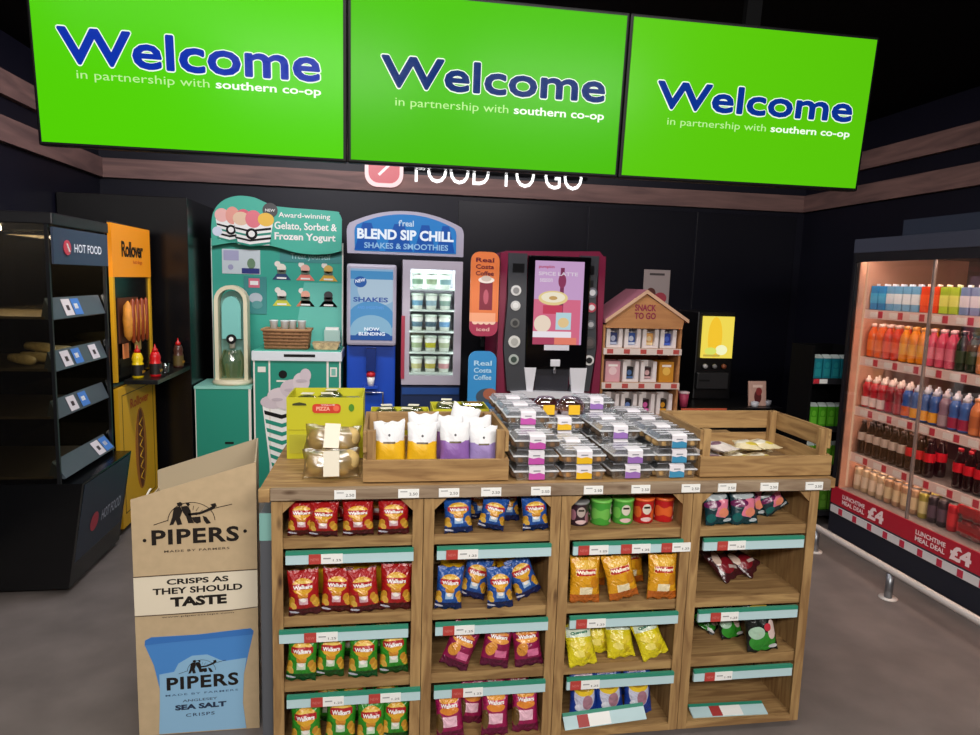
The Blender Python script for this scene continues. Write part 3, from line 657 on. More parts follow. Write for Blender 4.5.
def mk_carton(c, c2, full=False):
    def f():
        r = bpy.data.objects.new('snack_carton', None); C.objects.link(r); w = mat('#e6ddda', .5)
        if full:
            MB().box(-.055, .055, 0, .12, 0, .15, art(c, [('e', 0, .08, .03, .03, c2), ('r', 0, .12, .035, .008, '#f0e8e0')], .5)).build('carton', r)
        else:
            g = MB(); g.box(-.06, -.032, 0, .12, 0, .15, w); g.box(.032, .06, 0, .12, 0, .15, w); g.box(-.032, .032, .1, .12, 0, .15, w); g.box(-.032, .032, 0, .12, 0, .018, w); g.build('carton', r)
            MB().box(-.028, .028, .03, .095, .02, .105, art(c, [('e', 0, .065, .018, .02, c2), ('r', 0, .03, .03, .008, c2)], .4)).build('packets', r)
        return r
    return f
sc = [[('#2a3a70', '#b8c0d8'), ('#3858a0', '#d0d8e8'), ('#e0a860', '#f0d8a8'), ('#223a9c', '#5070d0')], [('#d8a0a8', '#e8c8c8', True), ('#141418', '#4a6a9a'), ('#3a2428', '#d0a8a8'), ('#c88820', '#e8b850', True)], [('#180c10', '#d05a9a'), ('#141420', '#6a88c8'), ('#2a0c18', '#d860a8'), ('#201408', '#d8981c')]]
for r_, z in enumerate(tiers):
    for k in range(4):
        a = sc[r_][k]
        place(('sc', r_, k), mk_carton(*a), (1.635 + k * .137, 4.62, z + .001), (0, 0, 0), '%s snack carton on the %s shelf of the house-shaped stand' % (nth(k), ['top', 'middle', 'lowest visible'][r_]), 'carton', 'snack cartons in the house-shaped stand')

# wall poster, counter, dispenser, cup, card
g = MB(); g.box(-.122, .122, -.004, .004, 0, .31, art('#b8a8a4', [('e', -.05, .1, .045, .05, '#6a3a34'), ('e', .04, .06, .06, .05, '#c04a58'), ('e', -.04, .03, .05, .04, '#a85048'), ('r', 0, .27, .07, .01, '#504848')], .5)); o = g.build('wall_poster'); o.location = (2.39, 5.728, 1.44); tag(o, 'small white poster with red drinks on the rear wall above the snack stand', 'poster')
t = thing('serving_counter', 'low black serving counter with orange front edge behind the right-hand crate', 'counter', (2.58, 4.6, 0))
MB().box(-.40, .40, .02, 1.1, 0, .69, BKM).build('carcass', t); MB().box(-.41, .42, 0, 1.12, .691, .716, mat('#0a0a0c', .3), .003).build('countertop', t); MB().box(-.41, -.05, -.006, -.001, .69, .715, mat('#c8583a', .5)).build('orange_edging', t)
t = thing('drinks_dispenser', 'black hot drinks dispenser with glowing yellow screen on the counter', 'drinks machine', (2.60, 4.95, .717))
MB().box(-.16, .16, .03, .4, 0, .70, BK, .01).build('body', t)
MB().box(-.12, .135, .0, .03, .335, .665, art('#f0d850', [('e', -.02, .50, .06, .16, '#f4c428'), ('e', .04, .40, .05, .04, '#f4f4c0'), ('e', -.05, .39, .05, .03, '#d8e060'), ('r', -.04, .355, .07, .008, '#c0a840')], .3, emit=.9)).build('lit_screen', t)
g = MB(); g.box(-.155, .11, -.02, .03, .09, .22, mat('#3c3c3e', .3, .5), .006); g.box(-.14, -.05, -.022, -.02, .15, .165, INK); g.build('cup_grille', t)
g = MB()
for dx, c in ((-.09, '#c0c0c0'), (-.01, '#808080'), (.07, '#8a4a30')): g.lathe([(.02, -.03), (.016, -.05)], mat(c, .4), c=(dx, .03, .27), n=12, axis='y')
g.build('button', t)
t = thing('paper_cup', 'pink paper cup beside the house-shaped stand on the counter edge', 'cup', (2.215, 4.66, .717)); MB().lathe([(.028, 0), (.037, .10)], mat('#a83858', .5), n=16).build('cup_body', t); MB().lathe([(.039, .10), (.039, .112), (.03, .114)], mat('#e0c8cc', .4), n=16).build('lid', t)
t = thing('paper_cup', 'second pink paper cup behind the first on the counter edge', 'cup', (2.20, 4.80, .717)); MB().lathe([(.028, 0), (.037, .10)], mat('#a83858', .5), n=16).build('cup_body', t); MB().lathe([(.039, .10), (.039, .112), (.03, .114)], mat('#e0c8cc', .4), n=16).build('lid', t)
g = MB(); g.box(-.07, .07, 0, .02, 0, .19, art('#c8a090', [('e', 0, .07, .03, .05, '#5a2020'), ('e', .01, .11, .025, .03, '#8a3030'), ('r', 0, .15, .04, .01, '#e8c8b8')], .5), .002, Matrix.Rotation(-.15, 4, 'X')); o = g.build('menu_card'); o.location = (2.83, 4.68, .718); tag(o, 'pale upright card with red picture at the right end of the counter', 'card')
for i, (x, c) in enumerate(((2.78, '#c8c8cc'), (2.92, '#9a9aa0'))):
    t = thing('sugar_bowl', ['small pale pot just left of the upright card', 'small grey pot just right of the upright card'][i], 'pot', (x, 4.64 if i == 0 else 4.70, .717)); MB().lathe([(.02, 0), (.028, .015), (.03, .04), (.024, .04), (.02, .01)], mat(c, .3), n=14).build('pot_body', t)

# ================================================================= side rack with cartons
t = thing('carton_rack', 'narrow dark rack of teal and green cartons left of the drinks cooler', 'rack', (2.98, 4.06, 0))
for x in (-.15, .15): MB().box(x - .008, x + .008, 0, .24, 0, 1.24, BKM).build('side_panel', t)
MB().box(-.15, .15, .22, .24, 0, 1.24, BKM).build('back_panel', t)
rz_ = [1.02, .69, .42, .10]
for z in rz_:
    s = MB().box(-.142, .142, 0, .22, z - .012, z, BKM).build('shelf', t)
    g = MB(); g.box(-.142, .142, -.008, 0, z - .035, z + .004, mat('#2c2c30', .4)); g.box(-.142, -.10, -.01, -.008, z - .03, z, mat('#c02838', .5)); g.box(-.098, -.04, -.01, -.008, z - .03, z, WH); g.build('price_strip', s)
def mk_rc(c, c2):
    def f():
        r = bpy.data.objects.new('drink_carton', None); C.objects.link(r)
        MB().box(-.028, .028, 0, .06, 0, .135, art(c, [('r', 0, .04, .02, .025, c2), ('e', 0, .09, .015, .02, c2)], .4), .003).build('carton_body', r)
        MB().prism([(.0, .136), (.06, .136), (.03, .16)], 'x', -.026, .026, mat('#c8d4d0', .4)).build('carton_top', r)
        return r
    return f
for r_, (z, c, c2, nm) in enumerate(zip(rz_, ('#1c8090', '#4aa01c', '#60a820', '#5a9a28'), ('#2a98a0', '#6cc034', '#84c040', '#7ab840'), ('teal', 'green', 'green', 'green'))):
    for k in range(4):
        place(('rc', c), mk_rc(c, c2), (2.882 + k * .0655, 4.077, z + .0015), (0, 0, 0), '%s drink carton, %s, on the %s shelf of the side rack' % (nm, nth(k), ['top', 'second', 'third', 'bottom'][r_]), 'carton', 'cartons in the side rack')

# ================================================================= drinks cooler (right)
LX = 2.3
t = thing('drinks_cooler', 'long glass-fronted chilled drinks cabinet with red meal deal banner at right', 'cooler', (2.9, 3.85, 0), -PI / 2)
cw = mat('#c8b8b0', .4); cb = mat('#14161d', .35)
MB().box(0, LX, .03, .84, .03, .185, cb).build('base', t)
MB().box(0, LX, .0, .03, .05, .185, mat('#1a1f2b', .35)).build('kick_panel', t)
MB().box(.04, LX, .02, .8, .30, .345, mat('#8a8482', .5)).build('deck', t)
MB().box(0, LX, -.01, .84, 1.845, 1.93, mat('#3c4150', .4), .004).build('canopy', t)
MB().box(.02, LX, .30, .80, 1.93, 2.06, mat('#2a3344', .5)).build('top_fascia', t)
MB().box(0, LX, .78, .84, .185, 1.845, mat('#4a4440', .4)).build('back_panel', t)
g = MB(); g.box(0, .03, .0, .84, .185, 1.845, mat('#0d0e12', .3)); g.build('end_panel', t)
MB().box(.031, .04, .02, .78, .30, 1.84, mat('#d8a890', .25, .3)).build('inner_lining', t)
MB().box(.04, LX, .02, .78, 1.822, 1.84, mat('#6a6260', .3)).build('inner_ceiling', t)
MB().box(0, LX, -.005, .02, .185, .24, mat('#30333c', .4)).build('bumper', t)
ban = MB(); ban.box(0.01, LX, -.008, .0, .242, .352, mat('#b01c30', .35))
tw = mat('#f2d8d8', .4)
for k in range(4):
    o_ = .12 + k * .60
    ban.text('LUNCHTIME', o_, o_ + .20, .298, .325, -.0095, tw, .03); ban.text('MEAL DEAL', o_, o_ + .20, .262, .289, -.0095, tw, .03)
    ban.text('£4', o_ + .23, o_ + .36, .255, .335, -.0095, tw, .05)
ban.build('meal_deal_banner', t)
g = MB(); g.box(0.02, LX, -.012, -.005, .185, .230, mat('#d8d4d4', .4)); 
for k in range(17): g.box(.10 + k * .13, .135 + k * .13, -.0135, -.012, .188, .227, mat('#c03048', .5))
g.build('price_strip', t)
MB().box(.0, LX, -.004, .008, 1.79, 1.845, mat('#15161b', .4)).build('upper_rail', t)
for x0, x1 in ((.02, .63), (.635, 1.24), (1.245, 1.85), (1.855, LX)):
    MB().box(x0, x1, .002, .008, .352, 1.80, glass('#fff8f4', .02, .94)).build('glass_door', t)
for x in (.632, 1.242, 1.852): MB().box(x - .006, x + .006, -.003, .012, .352, 1.80, mat('#a89890', .25, .6)).build('door_edge', t)
MB().box(.0, .022, -.006, .02, .185, 1.845, mat('#16181e', .3)).build('front_post', t)
MB().box(.042, .05, .06, .07, .36, 1.79, mat('#e8c0a0', .4, emit=.5)).build('light_strip', t)
MB().box(.06, LX, .022, .034, 1.808, 1.820, mat('#ffe6d8', .4, emit=48)).build('light_strip', t)
shz = [1.50, 1.205, .885, .585, .345]
for z in shz[:4]:
    s = MB().box(.04, LX, .08, .62, z - .022, z - .002, mat('#9a948f', .4)).build('shelf', t)
    g = MB(); g.box(.042, LX, .070, .080, z - .055, z, mat('#ecd8d0', .4))
    for k in range(14): g.box(.17 + k * .16, .205 + k * .16, .068, .070, z - .048, z - .008, mat('#c84050', .5))
    for k in range(14): g.box(.10 + k * .16, .16 + k * .16, .068, .070, z - .045, z - .012, WH)
    g.build('price_strip', s)
    MB().box(.06, LX, .10, .112, z - .034, z - .023, mat('#ffe0d0', .4, emit=12)).build('light_strip', s)

def mk_bottle(shape, c1, c2, c3):
    def f():
        if shape == 'can':
            r = MB().lathe([(.022, 0), (.027, .006), (.027, .135), (.021, .147)], mat(c1, .3, .3), n=14).build('drink_can')
            MB().lathe([(.0275, .03), (.0275, .10)], mat(c2, .35), n=14, cap=False).build('printed_band', r)
            MB().lathe([(.021, .147), (.022, .15), (.018, .149)], mat('#d8d8d8', .3, .9), n=14).build('lid', r)
        elif shape == 'carton':
            r = MB().box(-.028, .028, -.025, .025, 0, .145, mat(c1, .4), .003).build('drink_carton')
            MB().box(-.0285, .0285, -.0255, .0255, .04, .10, mat(c2, .4)).build('printed_band', r)
            MB().lathe([(.010, .145), (.010, .158)], mat(c3, .4), n=10).build('cap', r)
        elif shape == 'round':
            r = MB().lathe([(.026, 0), (.030, .01), (.030, .12), (.027, .14), (.014, .165), (.013, .175)], mat(c1, .18, coat=.3), n=14).build('drink_bottle')
            MB().lathe([(.0306, .04), (.0306, .10)], mat(c2, .4), n=14, cap=False).build('wrap_label', r)
            MB().lathe([(.0155, .175), (.0155, .192)], mat(c3, .4), n=12).build('cap', r)
        elif shape == 'sport':
            r = MB().lathe([(.026, 0), (.031, .008), (.031, .07), (.026, .09), (.030, .11), (.030, .13), (.017, .165)], mat(c1, .2, coat=.3), n=14).build('drink_bottle')
            MB().lathe([(.0316, .012), (.0316, .068)], mat(c2, .4), n=14, cap=False).build('wrap_label', r)
            MB().lathe([(.019, .160), (.019, .178), (.009, .186), (.008, .200)], mat(c3, .4), n=12).build('cap', r)
        elif shape == 'cola':
            r = MB().lathe([(.026, 0), (.030, .01), (.031, .05), (.028, .08), (.031, .11), (.029, .13), (.013, .185), (.012, .195)], mat(c1, .08, coat=.6), n=14).build('drink_bottle')
            MB().lathe([(.0316, .085), (.0322, .11), (.0316, .135)], mat(c2, .35), n=14, cap=False).build('wrap_label', r)
            MB().lathe([(.0145, .193), (.0145, .210)], mat(c3, .4), n=12).build('cap', r)
        return r
    return f
row = [
 [('carton', '#2a88c8', '#48b0e0', '#e8e8f0', 'blue')] * 2 + [('carton', '#68a8d0', '#d8e8f0', '#e8e8f0', 'pale blue')] * 4 + [('carton', '#e0481c', '#f06030', '#f0e0d0', 'orange-red')] * 2 + [('carton', '#a8c838', '#d8e070', '#f0f0d0', 'lime')] * 2 + [('carton', '#7088b0', '#d8d8e0', '#e8e8f0', 'blue-grey')] * 2 + [('carton', '#d8d0dc', '#3858a0', '#e8e8f0', 'white')] * 3 + [('carton', '#d8d0dc', '#503898', '#e8e8f0', 'purple')] * 2,
 [('round', '#e8641c', '#f08038', '#f0e0d8', 'orange')] * 2 + [('round', '#d83a20', '#f06040', '#f0d8d0', 'red-orange')] * 2 + [('round', '#f09418', '#f4b030', '#f0b060', 'amber')] * 3 + [('round', '#d85070', '#e87890', '#f0c8d0', 'pink')] * 3 + [('round', '#203020', '#38482c', '#101810', 'dark green')] * 2 + [('round', '#c87838', '#d89050', '#b06020', 'bronze')] + [('round', '#c8b8a8', '#d8ccc0', '#d8d8d8', 'silver')] + [('round', '#18301c', '#40602c', '#182818', 'dark green')] * 3,
 [('sport', '#b82030', '#e8d8d4', '#f4e8e0', 'white and red')] * 3 + [('sport', '#8a1c2c', '#a8283a', '#f0e0d8', 'maroon')] * 2 + [('sport', '#2858a8', '#d86018', '#e8dcd8', 'orange and blue')] + [('sport', '#3060a8', '#f0a818', '#c8d0e0', 'yellow and blue')] * 3 + [('sport', '#90788a', '#a898a0', '#c8c0c8', 'mauve')] + [('sport', '#3868b0', '#a02848', '#d0d8e8', 'blue and red')] * 2 + [('round', '#d8844c', '#b86838', '#d89868', 'peach')] * 2 + [('round', '#8ab040', '#b8a848', '#78b030', 'green')] * 3,
 [('cola', '#180c0a', '#c0b4a8', '#484040', 'silver label cola')] * 6 + [('cola', '#180c0a', '#d01828', '#301818', 'red label cola')] * 3 + [None] * 2 + [('cola', '#180c0a', '#d01828', '#a01828', 'red label cola')] * 6,
 [('can', '#c8b898', '#e0d4bc', '#d8d8d8', 'beige')] * 4 + [('can', '#b89878', '#d8c8a0', '#d8d8d8', 'tan')] * 4 + [('can', '#a8a048', '#d0c890', '#d8d8d8', 'olive')] + [('can', '#302830', '#584858', '#d8d8d8', 'dark')] * 2 + [('can', '#b81828', '#d03038', '#d8d8d8', 'red')] + [None] * 5]
nm5 = ['top', 'second', 'third', 'fourth', 'bottom']
kindn = {'carton': 'drink carton', 'round': 'juice bottle', 'sport': 'sports bottle', 'cola': 'bottle', 'can': 'tall can'}
for r_ in range(5):
    for k in range(17):
        it = row[r_][k]
        if not it: continue
        sh, a, b, c, cn = it
        for d in range(2):
            if d and r_ == 4 and k > 8: continue
            xl = .078 + k * (.0665); yl = .125 + d * .075
            sc_ = (1, 1, 1.08) if r_ == 1 else ((.95, .95, 1.02) if r_ == 3 else (1, 1, 1.0))
            place(('dr', sh, a, b, c), mk_bottle(sh, a, b, c), (2.9 + yl, 3.85 - xl, shz[r_] + .0015), (0, 0, random.uniform(-.2, .2) if sh != 'carton' else PI / 2),
                  "%s %s, %s in %s row, cooler's %s shelf" % (cn, kindn[sh], nth(k), 'rear' if d else 'front', nm5[r_]), 'can' if sh == 'can' else ('carton' if sh == 'carton' else 'bottle'), 'drinks on the %s shelf of the cooler' % nm5[r_], sc_)
def mk_multi(c, c2):
    def f():
        r = bpy.data.objects.new('can_multipack', None); C.objects.link(r)
        for i in range(3):
            for j in range(2): MB().lathe([(.026, 0), (.031, .008), (.031, .11), (.024, .118)], mat(c, .3, .3), c=(-.064 + i * .064, .032 + j * .064, 0), n=14).build('can', r)
        MB().box(-.1, .1, -.003, .131, 0.03, .09, mat(c2, .4)).build('printed_wrap', r)
        MB().box(-.1, .1, -.004, .132, -.0, .125, glass('#f0e8e4', .08, .75), .012).build('shrink_film', r)
        return r
    return f
for i, (xl, z, c, c2, lab) in enumerate(((.965, .348, '#a01828', '#c01c2c', 'red shrink-wrapped can multipack, lowest left one on the cooler deck'), (.96, .4455, '#c81c28', '#d82430', 'bright red can multipack stacked upon the red multipack'), (1.22, .348, '#b0a098', '#c8beb8', 'pale shrink-wrapped can multipack beside the red ones on the deck'), (1.21, .4455, '#c8c0bc', '#ded8d4', 'white can multipack stacked upon the pale multipack'))):
    place(('mp', i), mk_multi(c, c2), (2.9 + .10, 3.85 - xl, z), (0, 0, -PI / 2), lab, 'multipack', 'can multipacks in the cooler', (1, 1, .76))

# bumper rail
t = thing('bumper_rail', 'long silver tubular bumper rail on short posts before the drinks cooler', 'rail', (2.65, 2.4, 0))
sr = mat('#d4cec8', .35, .15)
MB().tube([(.0, -1.2, .155), (0, 0, .155), (0, 1.5, .155), (.03, 1.56, .155)], .019, sr, 12).build('tube', t)
for y in (-.8, .6, 1.22):
    MB().tube([(0, y, .0), (0, y, .138)], .020, STEEL, 12).build('post', t); MB().lathe([(.045, 0), (.045, .006)], sr, c=(0, y, 0), n=18).build('foot_plate', t)

# ================================================================= central shelving
W1, W2 = '#b28f5e', '#866540'
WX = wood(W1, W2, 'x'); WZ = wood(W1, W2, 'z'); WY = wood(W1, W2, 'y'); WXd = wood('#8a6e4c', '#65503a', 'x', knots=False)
YU = 2.1
units = [(-.345, .129), (.131, .587), (.589, 1.054), (1.056, 1.530)]
un = ['leftmost', 'second from left', 'third from left', 'rightmost']
SZ = [.775, .512, .287, .044]
green = mat('#2d8a70', .45); pale = mat('#bcd8dc', .4)
upn = []
for i, (x0, x1) in enumerate(units):
    t = thing('shelf_unit', 'rustic pine crisp shelving unit, %s of the four under the worktop' % un[i], 'shelving unit', (0, YU, 0), 0, 'pine shelving units')
    for a, b in ((x0, x0 + .022), (x1 - .022, x1)): MB().box(a, b, .0, .72, .02, .90, WZ, .002).build('side_panel', t)
    for a, b in ((x0, x0 + .034), (x1 - .034, x1)): MB().box(a, b, -.006, .0, .02, .90, WZ, .001).build('front_stile', t)
    g = MB()
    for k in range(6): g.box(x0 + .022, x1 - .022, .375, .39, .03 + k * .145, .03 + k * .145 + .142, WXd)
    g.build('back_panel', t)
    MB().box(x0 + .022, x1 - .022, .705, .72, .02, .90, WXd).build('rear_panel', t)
    MB().box(x0 + .023, x1 - .023, .34, .373, .862, .899, WX).build('top_rail', t)
    for s, (a, b) in enumerate(((x0 + .035, x0 + .065), (x1 - .065, x1 - .035))):
        q = x0 + .034 if s == 0 else x1 - .034; e = .04 if s == 0 else -.04
        MB().prism([(q, .899), (q + e, .899), (q, .86)], 'y', -.002, .012, WZ).build('corner_block', t)
    for j, z in enumerate(SZ):
        s = MB()
        if j == 3:
            s.box(x0 + .022, x1 - .022, .0, .374, z - .018, z, WX); s.box(x0 + .034, x1 - .034, -.006, -.001, .020, .043, WX)
        else:
            s.box(x0 + .023, x1 - .023, .005, .12, z - .035, z, WX); s.box(x0 + .023, x1 - .023, .123, .245, z - .035, z, WX); s.box(x0 + .023, x1 - .023, .248, .374, z - .035, z, WX)
        s = s.build('shelf', t)
        dx = [[0, -.022, 0], [0, 0, 0], [0, 0, 0], [0, 0, 0]][i][j] if j < 3 else 0; ex = .03 if (i == 0 and j == 2) else 0
        a, b = x0 + .044 + dx, x1 - .030 + dx * .6 + ex
        if i == 3: b -= .02
        g = MB(); zt = z - .036
        if j < 3:
            g.box(a, b, -.018, -.008, zt - .043, zt - .010, pale); g.box(a, b, -.019, -.007, zt - .012, zt, green)
            M = None
        elif i == 2: M = Matrix.Translation((.79, -.002, z + .012)) @ Matrix.Rotation(-.07, 4, 'Y') @ Matrix.Rotation(-.8, 4, 'X')
        elif i == 3: M = Matrix.Translation((1.27, .008, z + .003)) @ Matrix.Rotation(-.03, 4, 'Z') @ Matrix.Rotation(-1.25, 4, 'X')
        else: M = None; g = None
        if j == 3 and M:
            L_ = {1: .10, 2: .15, 3: .145}[i]
            g.box(-L_, L_, 0, .008, .0, .043, pale, M=M); g.box(-L_, L_, -.001, .009, .043, .055, green, M=M)
        if g is None: continue
        g = g.build('price_strip', s)
        if j < 3:
            spec = {(0, 0): [-.23], (0, 1): [-.245], (0, 2): [-.225, -.04], (1, 0): [.205], (1, 1): [.2], (1, 2): [.235], (2, 0): [.65, .80, .945], (2, 1): [.655], (2, 2): [.645], (3, 0): [1.15], (3, 1): [1.145], (3, 2): [1.14]}[(i, j)]
            for cx in spec:
                q = MB(); q.box(cx - .0, cx + .038, -.0215, -.0185, zt - .042, zt - .010, mat('#b84038', .5)); q.text('NEW', cx + .006, cx + .032, zt - .031, zt - .022, -.0225, mat('#d88078', .5)); q.build('offer_ticket', g)
                q = MB(); q.box(cx + .038, cx + .105, -.021, -.0185, zt - .042, zt - .010, WH); q.text('1.25', cx + .075, cx + .10, zt - .034, zt - .027, -.022, INK); q.box(cx + .045, cx + .068, -.022, -.021, zt - .026, zt - .022, mat('#a0a0a0', .5)); q.build('price_ticket', g)
        else:
            q = MB(); q.box(-.07 if i != 2 else -.10, -.03 if i != 2 else -.06, -.002, 0, .002, .042, mat('#a83a38', .5), M=M); q.build('offer_ticket', g)
            q = MB(); q.box(-.03 if i != 2 else -.06, .05 if i != 2 else .02, -.002, 0, .002, .042, WH, M=M); q.build('price_ticket', g)
    upn.append(t)
t = thing('metal_upright', 'grey metal upright standing between the pine unit and cardboard stand', 'upright', (-.368, 2.15, 0)); MB().box(-.018, .018, -.02, .10, .01, .85, mat('#71757c', .4, .6), .003).build('post_body', t); MB().box(-.019, .019, -.022, -.019, .76, .85, mat('#7fb0a8', .5)).build('tape_band', t)
# worktop
t = thing('worktop', 'long pine worktop with white price tickets running over the shelving', 'worktop', (0, YU, 0))
g = MB(); 
for k in range(6): g.box(-.378 if k else -.378, 1.593, -.0 + k * .131, .129 + k * .131, .908, .942, WX)
g.build('planks', t)
W3X = wood('#a08c74', '#7a6450', 'x', scale=7)
MB().box(-.345, 1.56, -.022, -.001, .906, .944, W3X, .002).build('front_edging', t)
MB().box(-.38, -.346, -.022, -.001, .902, .944, WX, .002).build('edging_end_piece', t)
for k, cx in enumerate([-.118, .08, .209, .346, .511, .69, .855, 1.034, 1.166, 1.323, 1.494]):
    q = MB(); q.box(cx - .033, cx + .033, -.026, -.0225, .910, .938, WH); q.text('2.50', cx + .002, cx + .028, .918, .927, -.027, mat('#404040', .5)); q.box(cx - .026, cx - .004, -.0265, -.026, .929, .932, mat('#a0a0a0', .5)); q.build('price_ticket', t)

# ---------------------------------------------------------------- crisp packets
def bag_mb(w, h, th, m, seed=0, txt=None, tm=None, tz=None, tb=.04, back=None, tilt_t=0.0):
    rnd = random.Random(seed); ph = [rnd.uniform(0, 6.28) for _ in range(6)]
    nu, nv = 16, 20
    def hw(v): return w / 2 * (1 - .07 * math.sin(PI * v) + .01 * math.sin(9 * v + ph[0]))
    def thick(u, v):
        if v < .06 or v > .93: return .0015
        a = math.sin(PI * (v - .06) / .87) ** .55; b = max(0, 1 - abs(u) ** 2.6) ** .7
        wr = 1 + .10 * math.sin(7 * u + ph[1] + 4 * v) * math.sin(5 * v + ph[2]) + .06 * math.sin(13 * v + ph[3] + 3 * u)
        edge = .0
        return max(.0015, th / 2 * a * b * wr)
    def yf(x, z):
        v = min(1, max(0, z / h)); u = max(-1, min(1, x / hw(v))); return -thick(u, v)
    vs = []; fs = []
    for s in (-1, 1):
        for j in range(nv + 1):
            v = j / nv
            for i in range(nu + 1):
                u = -1 + 2 * i / nu
                zz = v * h + (.003 * math.sin(8 * u + ph[4]) if v in (0, 1) else 0) - (.006 * (1 - u * u) if v == 1 else 0)
                vs.append((u * hw(v), s * thick(u, v), zz))
    N = (nu + 1) * (nv + 1)
    ff = []; bf = []
    for s in range(2):
        for j in range(nv):
            for i in range(nu):
                a = s * N + j * (nu + 1) + i
                (ff if s == 0 else bf).append((a, a + 1, a + nu + 2, a + nu + 1))
    for j in range(nv):
        for i in (0, nu):
            a = j * (nu + 1) + i; bf.append((a, N + a, N + a + nu + 1, a + nu + 1))
    for i in range(nu):
        for j in (0, nv):
            a = j * (nu + 1) + i; bf.append((a, a + 1, N + a + 1, N + a))
    g = MB(); g.add(vs, ff, m, True)
    k = g.slot(back or m)
    for f in bf: g.f.append(f); g.mi.append(k); g.sm.append(True)
    if txt: g.text(txt, -w * .30, w * .30, tz - .006, tz + .006, 0, tm or WH, tb, fn=lambda x, z: yf(x, z - tilt_t * x) - .0012, skew=tilt_t)
    return g
def walkers(base, dark, w=.108, h=.152, patch='#e8b8c0'):
    return art(base, [('e', -w * .36, h * .30, .011, .018, '#c8942c', .3), ('e', -w * .30, h * .22, .009, .013, '#dcae48', -.4), ('e', w * .34, h * .27, .011, .018, '#d4a238', -.3), ('e', w * .27, h * .36, .008, .012, '#c48a28', .5), ('e', 0, h * .45, .016, .014, '#d08c2c'), ('r', 0, h * .05, w * .6, h * .10, dark), ('e', -w * .3, h * .07, .016, .004, '#b8b8c4', .2),
        ('e', 0, h * .63, w * .31, .025, '#dca42c'), ('e', 0, h * .66, w * .22, .012, '#ecc860'), ('r', 0, h * .625, w * .32, .0088, '#b01820'), ('r', 0, h * .31, .014, .011, patch), ('e', 0, h * .34, .010, .007, '#f0e8e0'), ('r', 0, h * .97, w, h * .03, dark)], .3, crinkle=.55, spec=.7)
YBK = mat('#d8a818', .3, bump=.3, vscale=20)
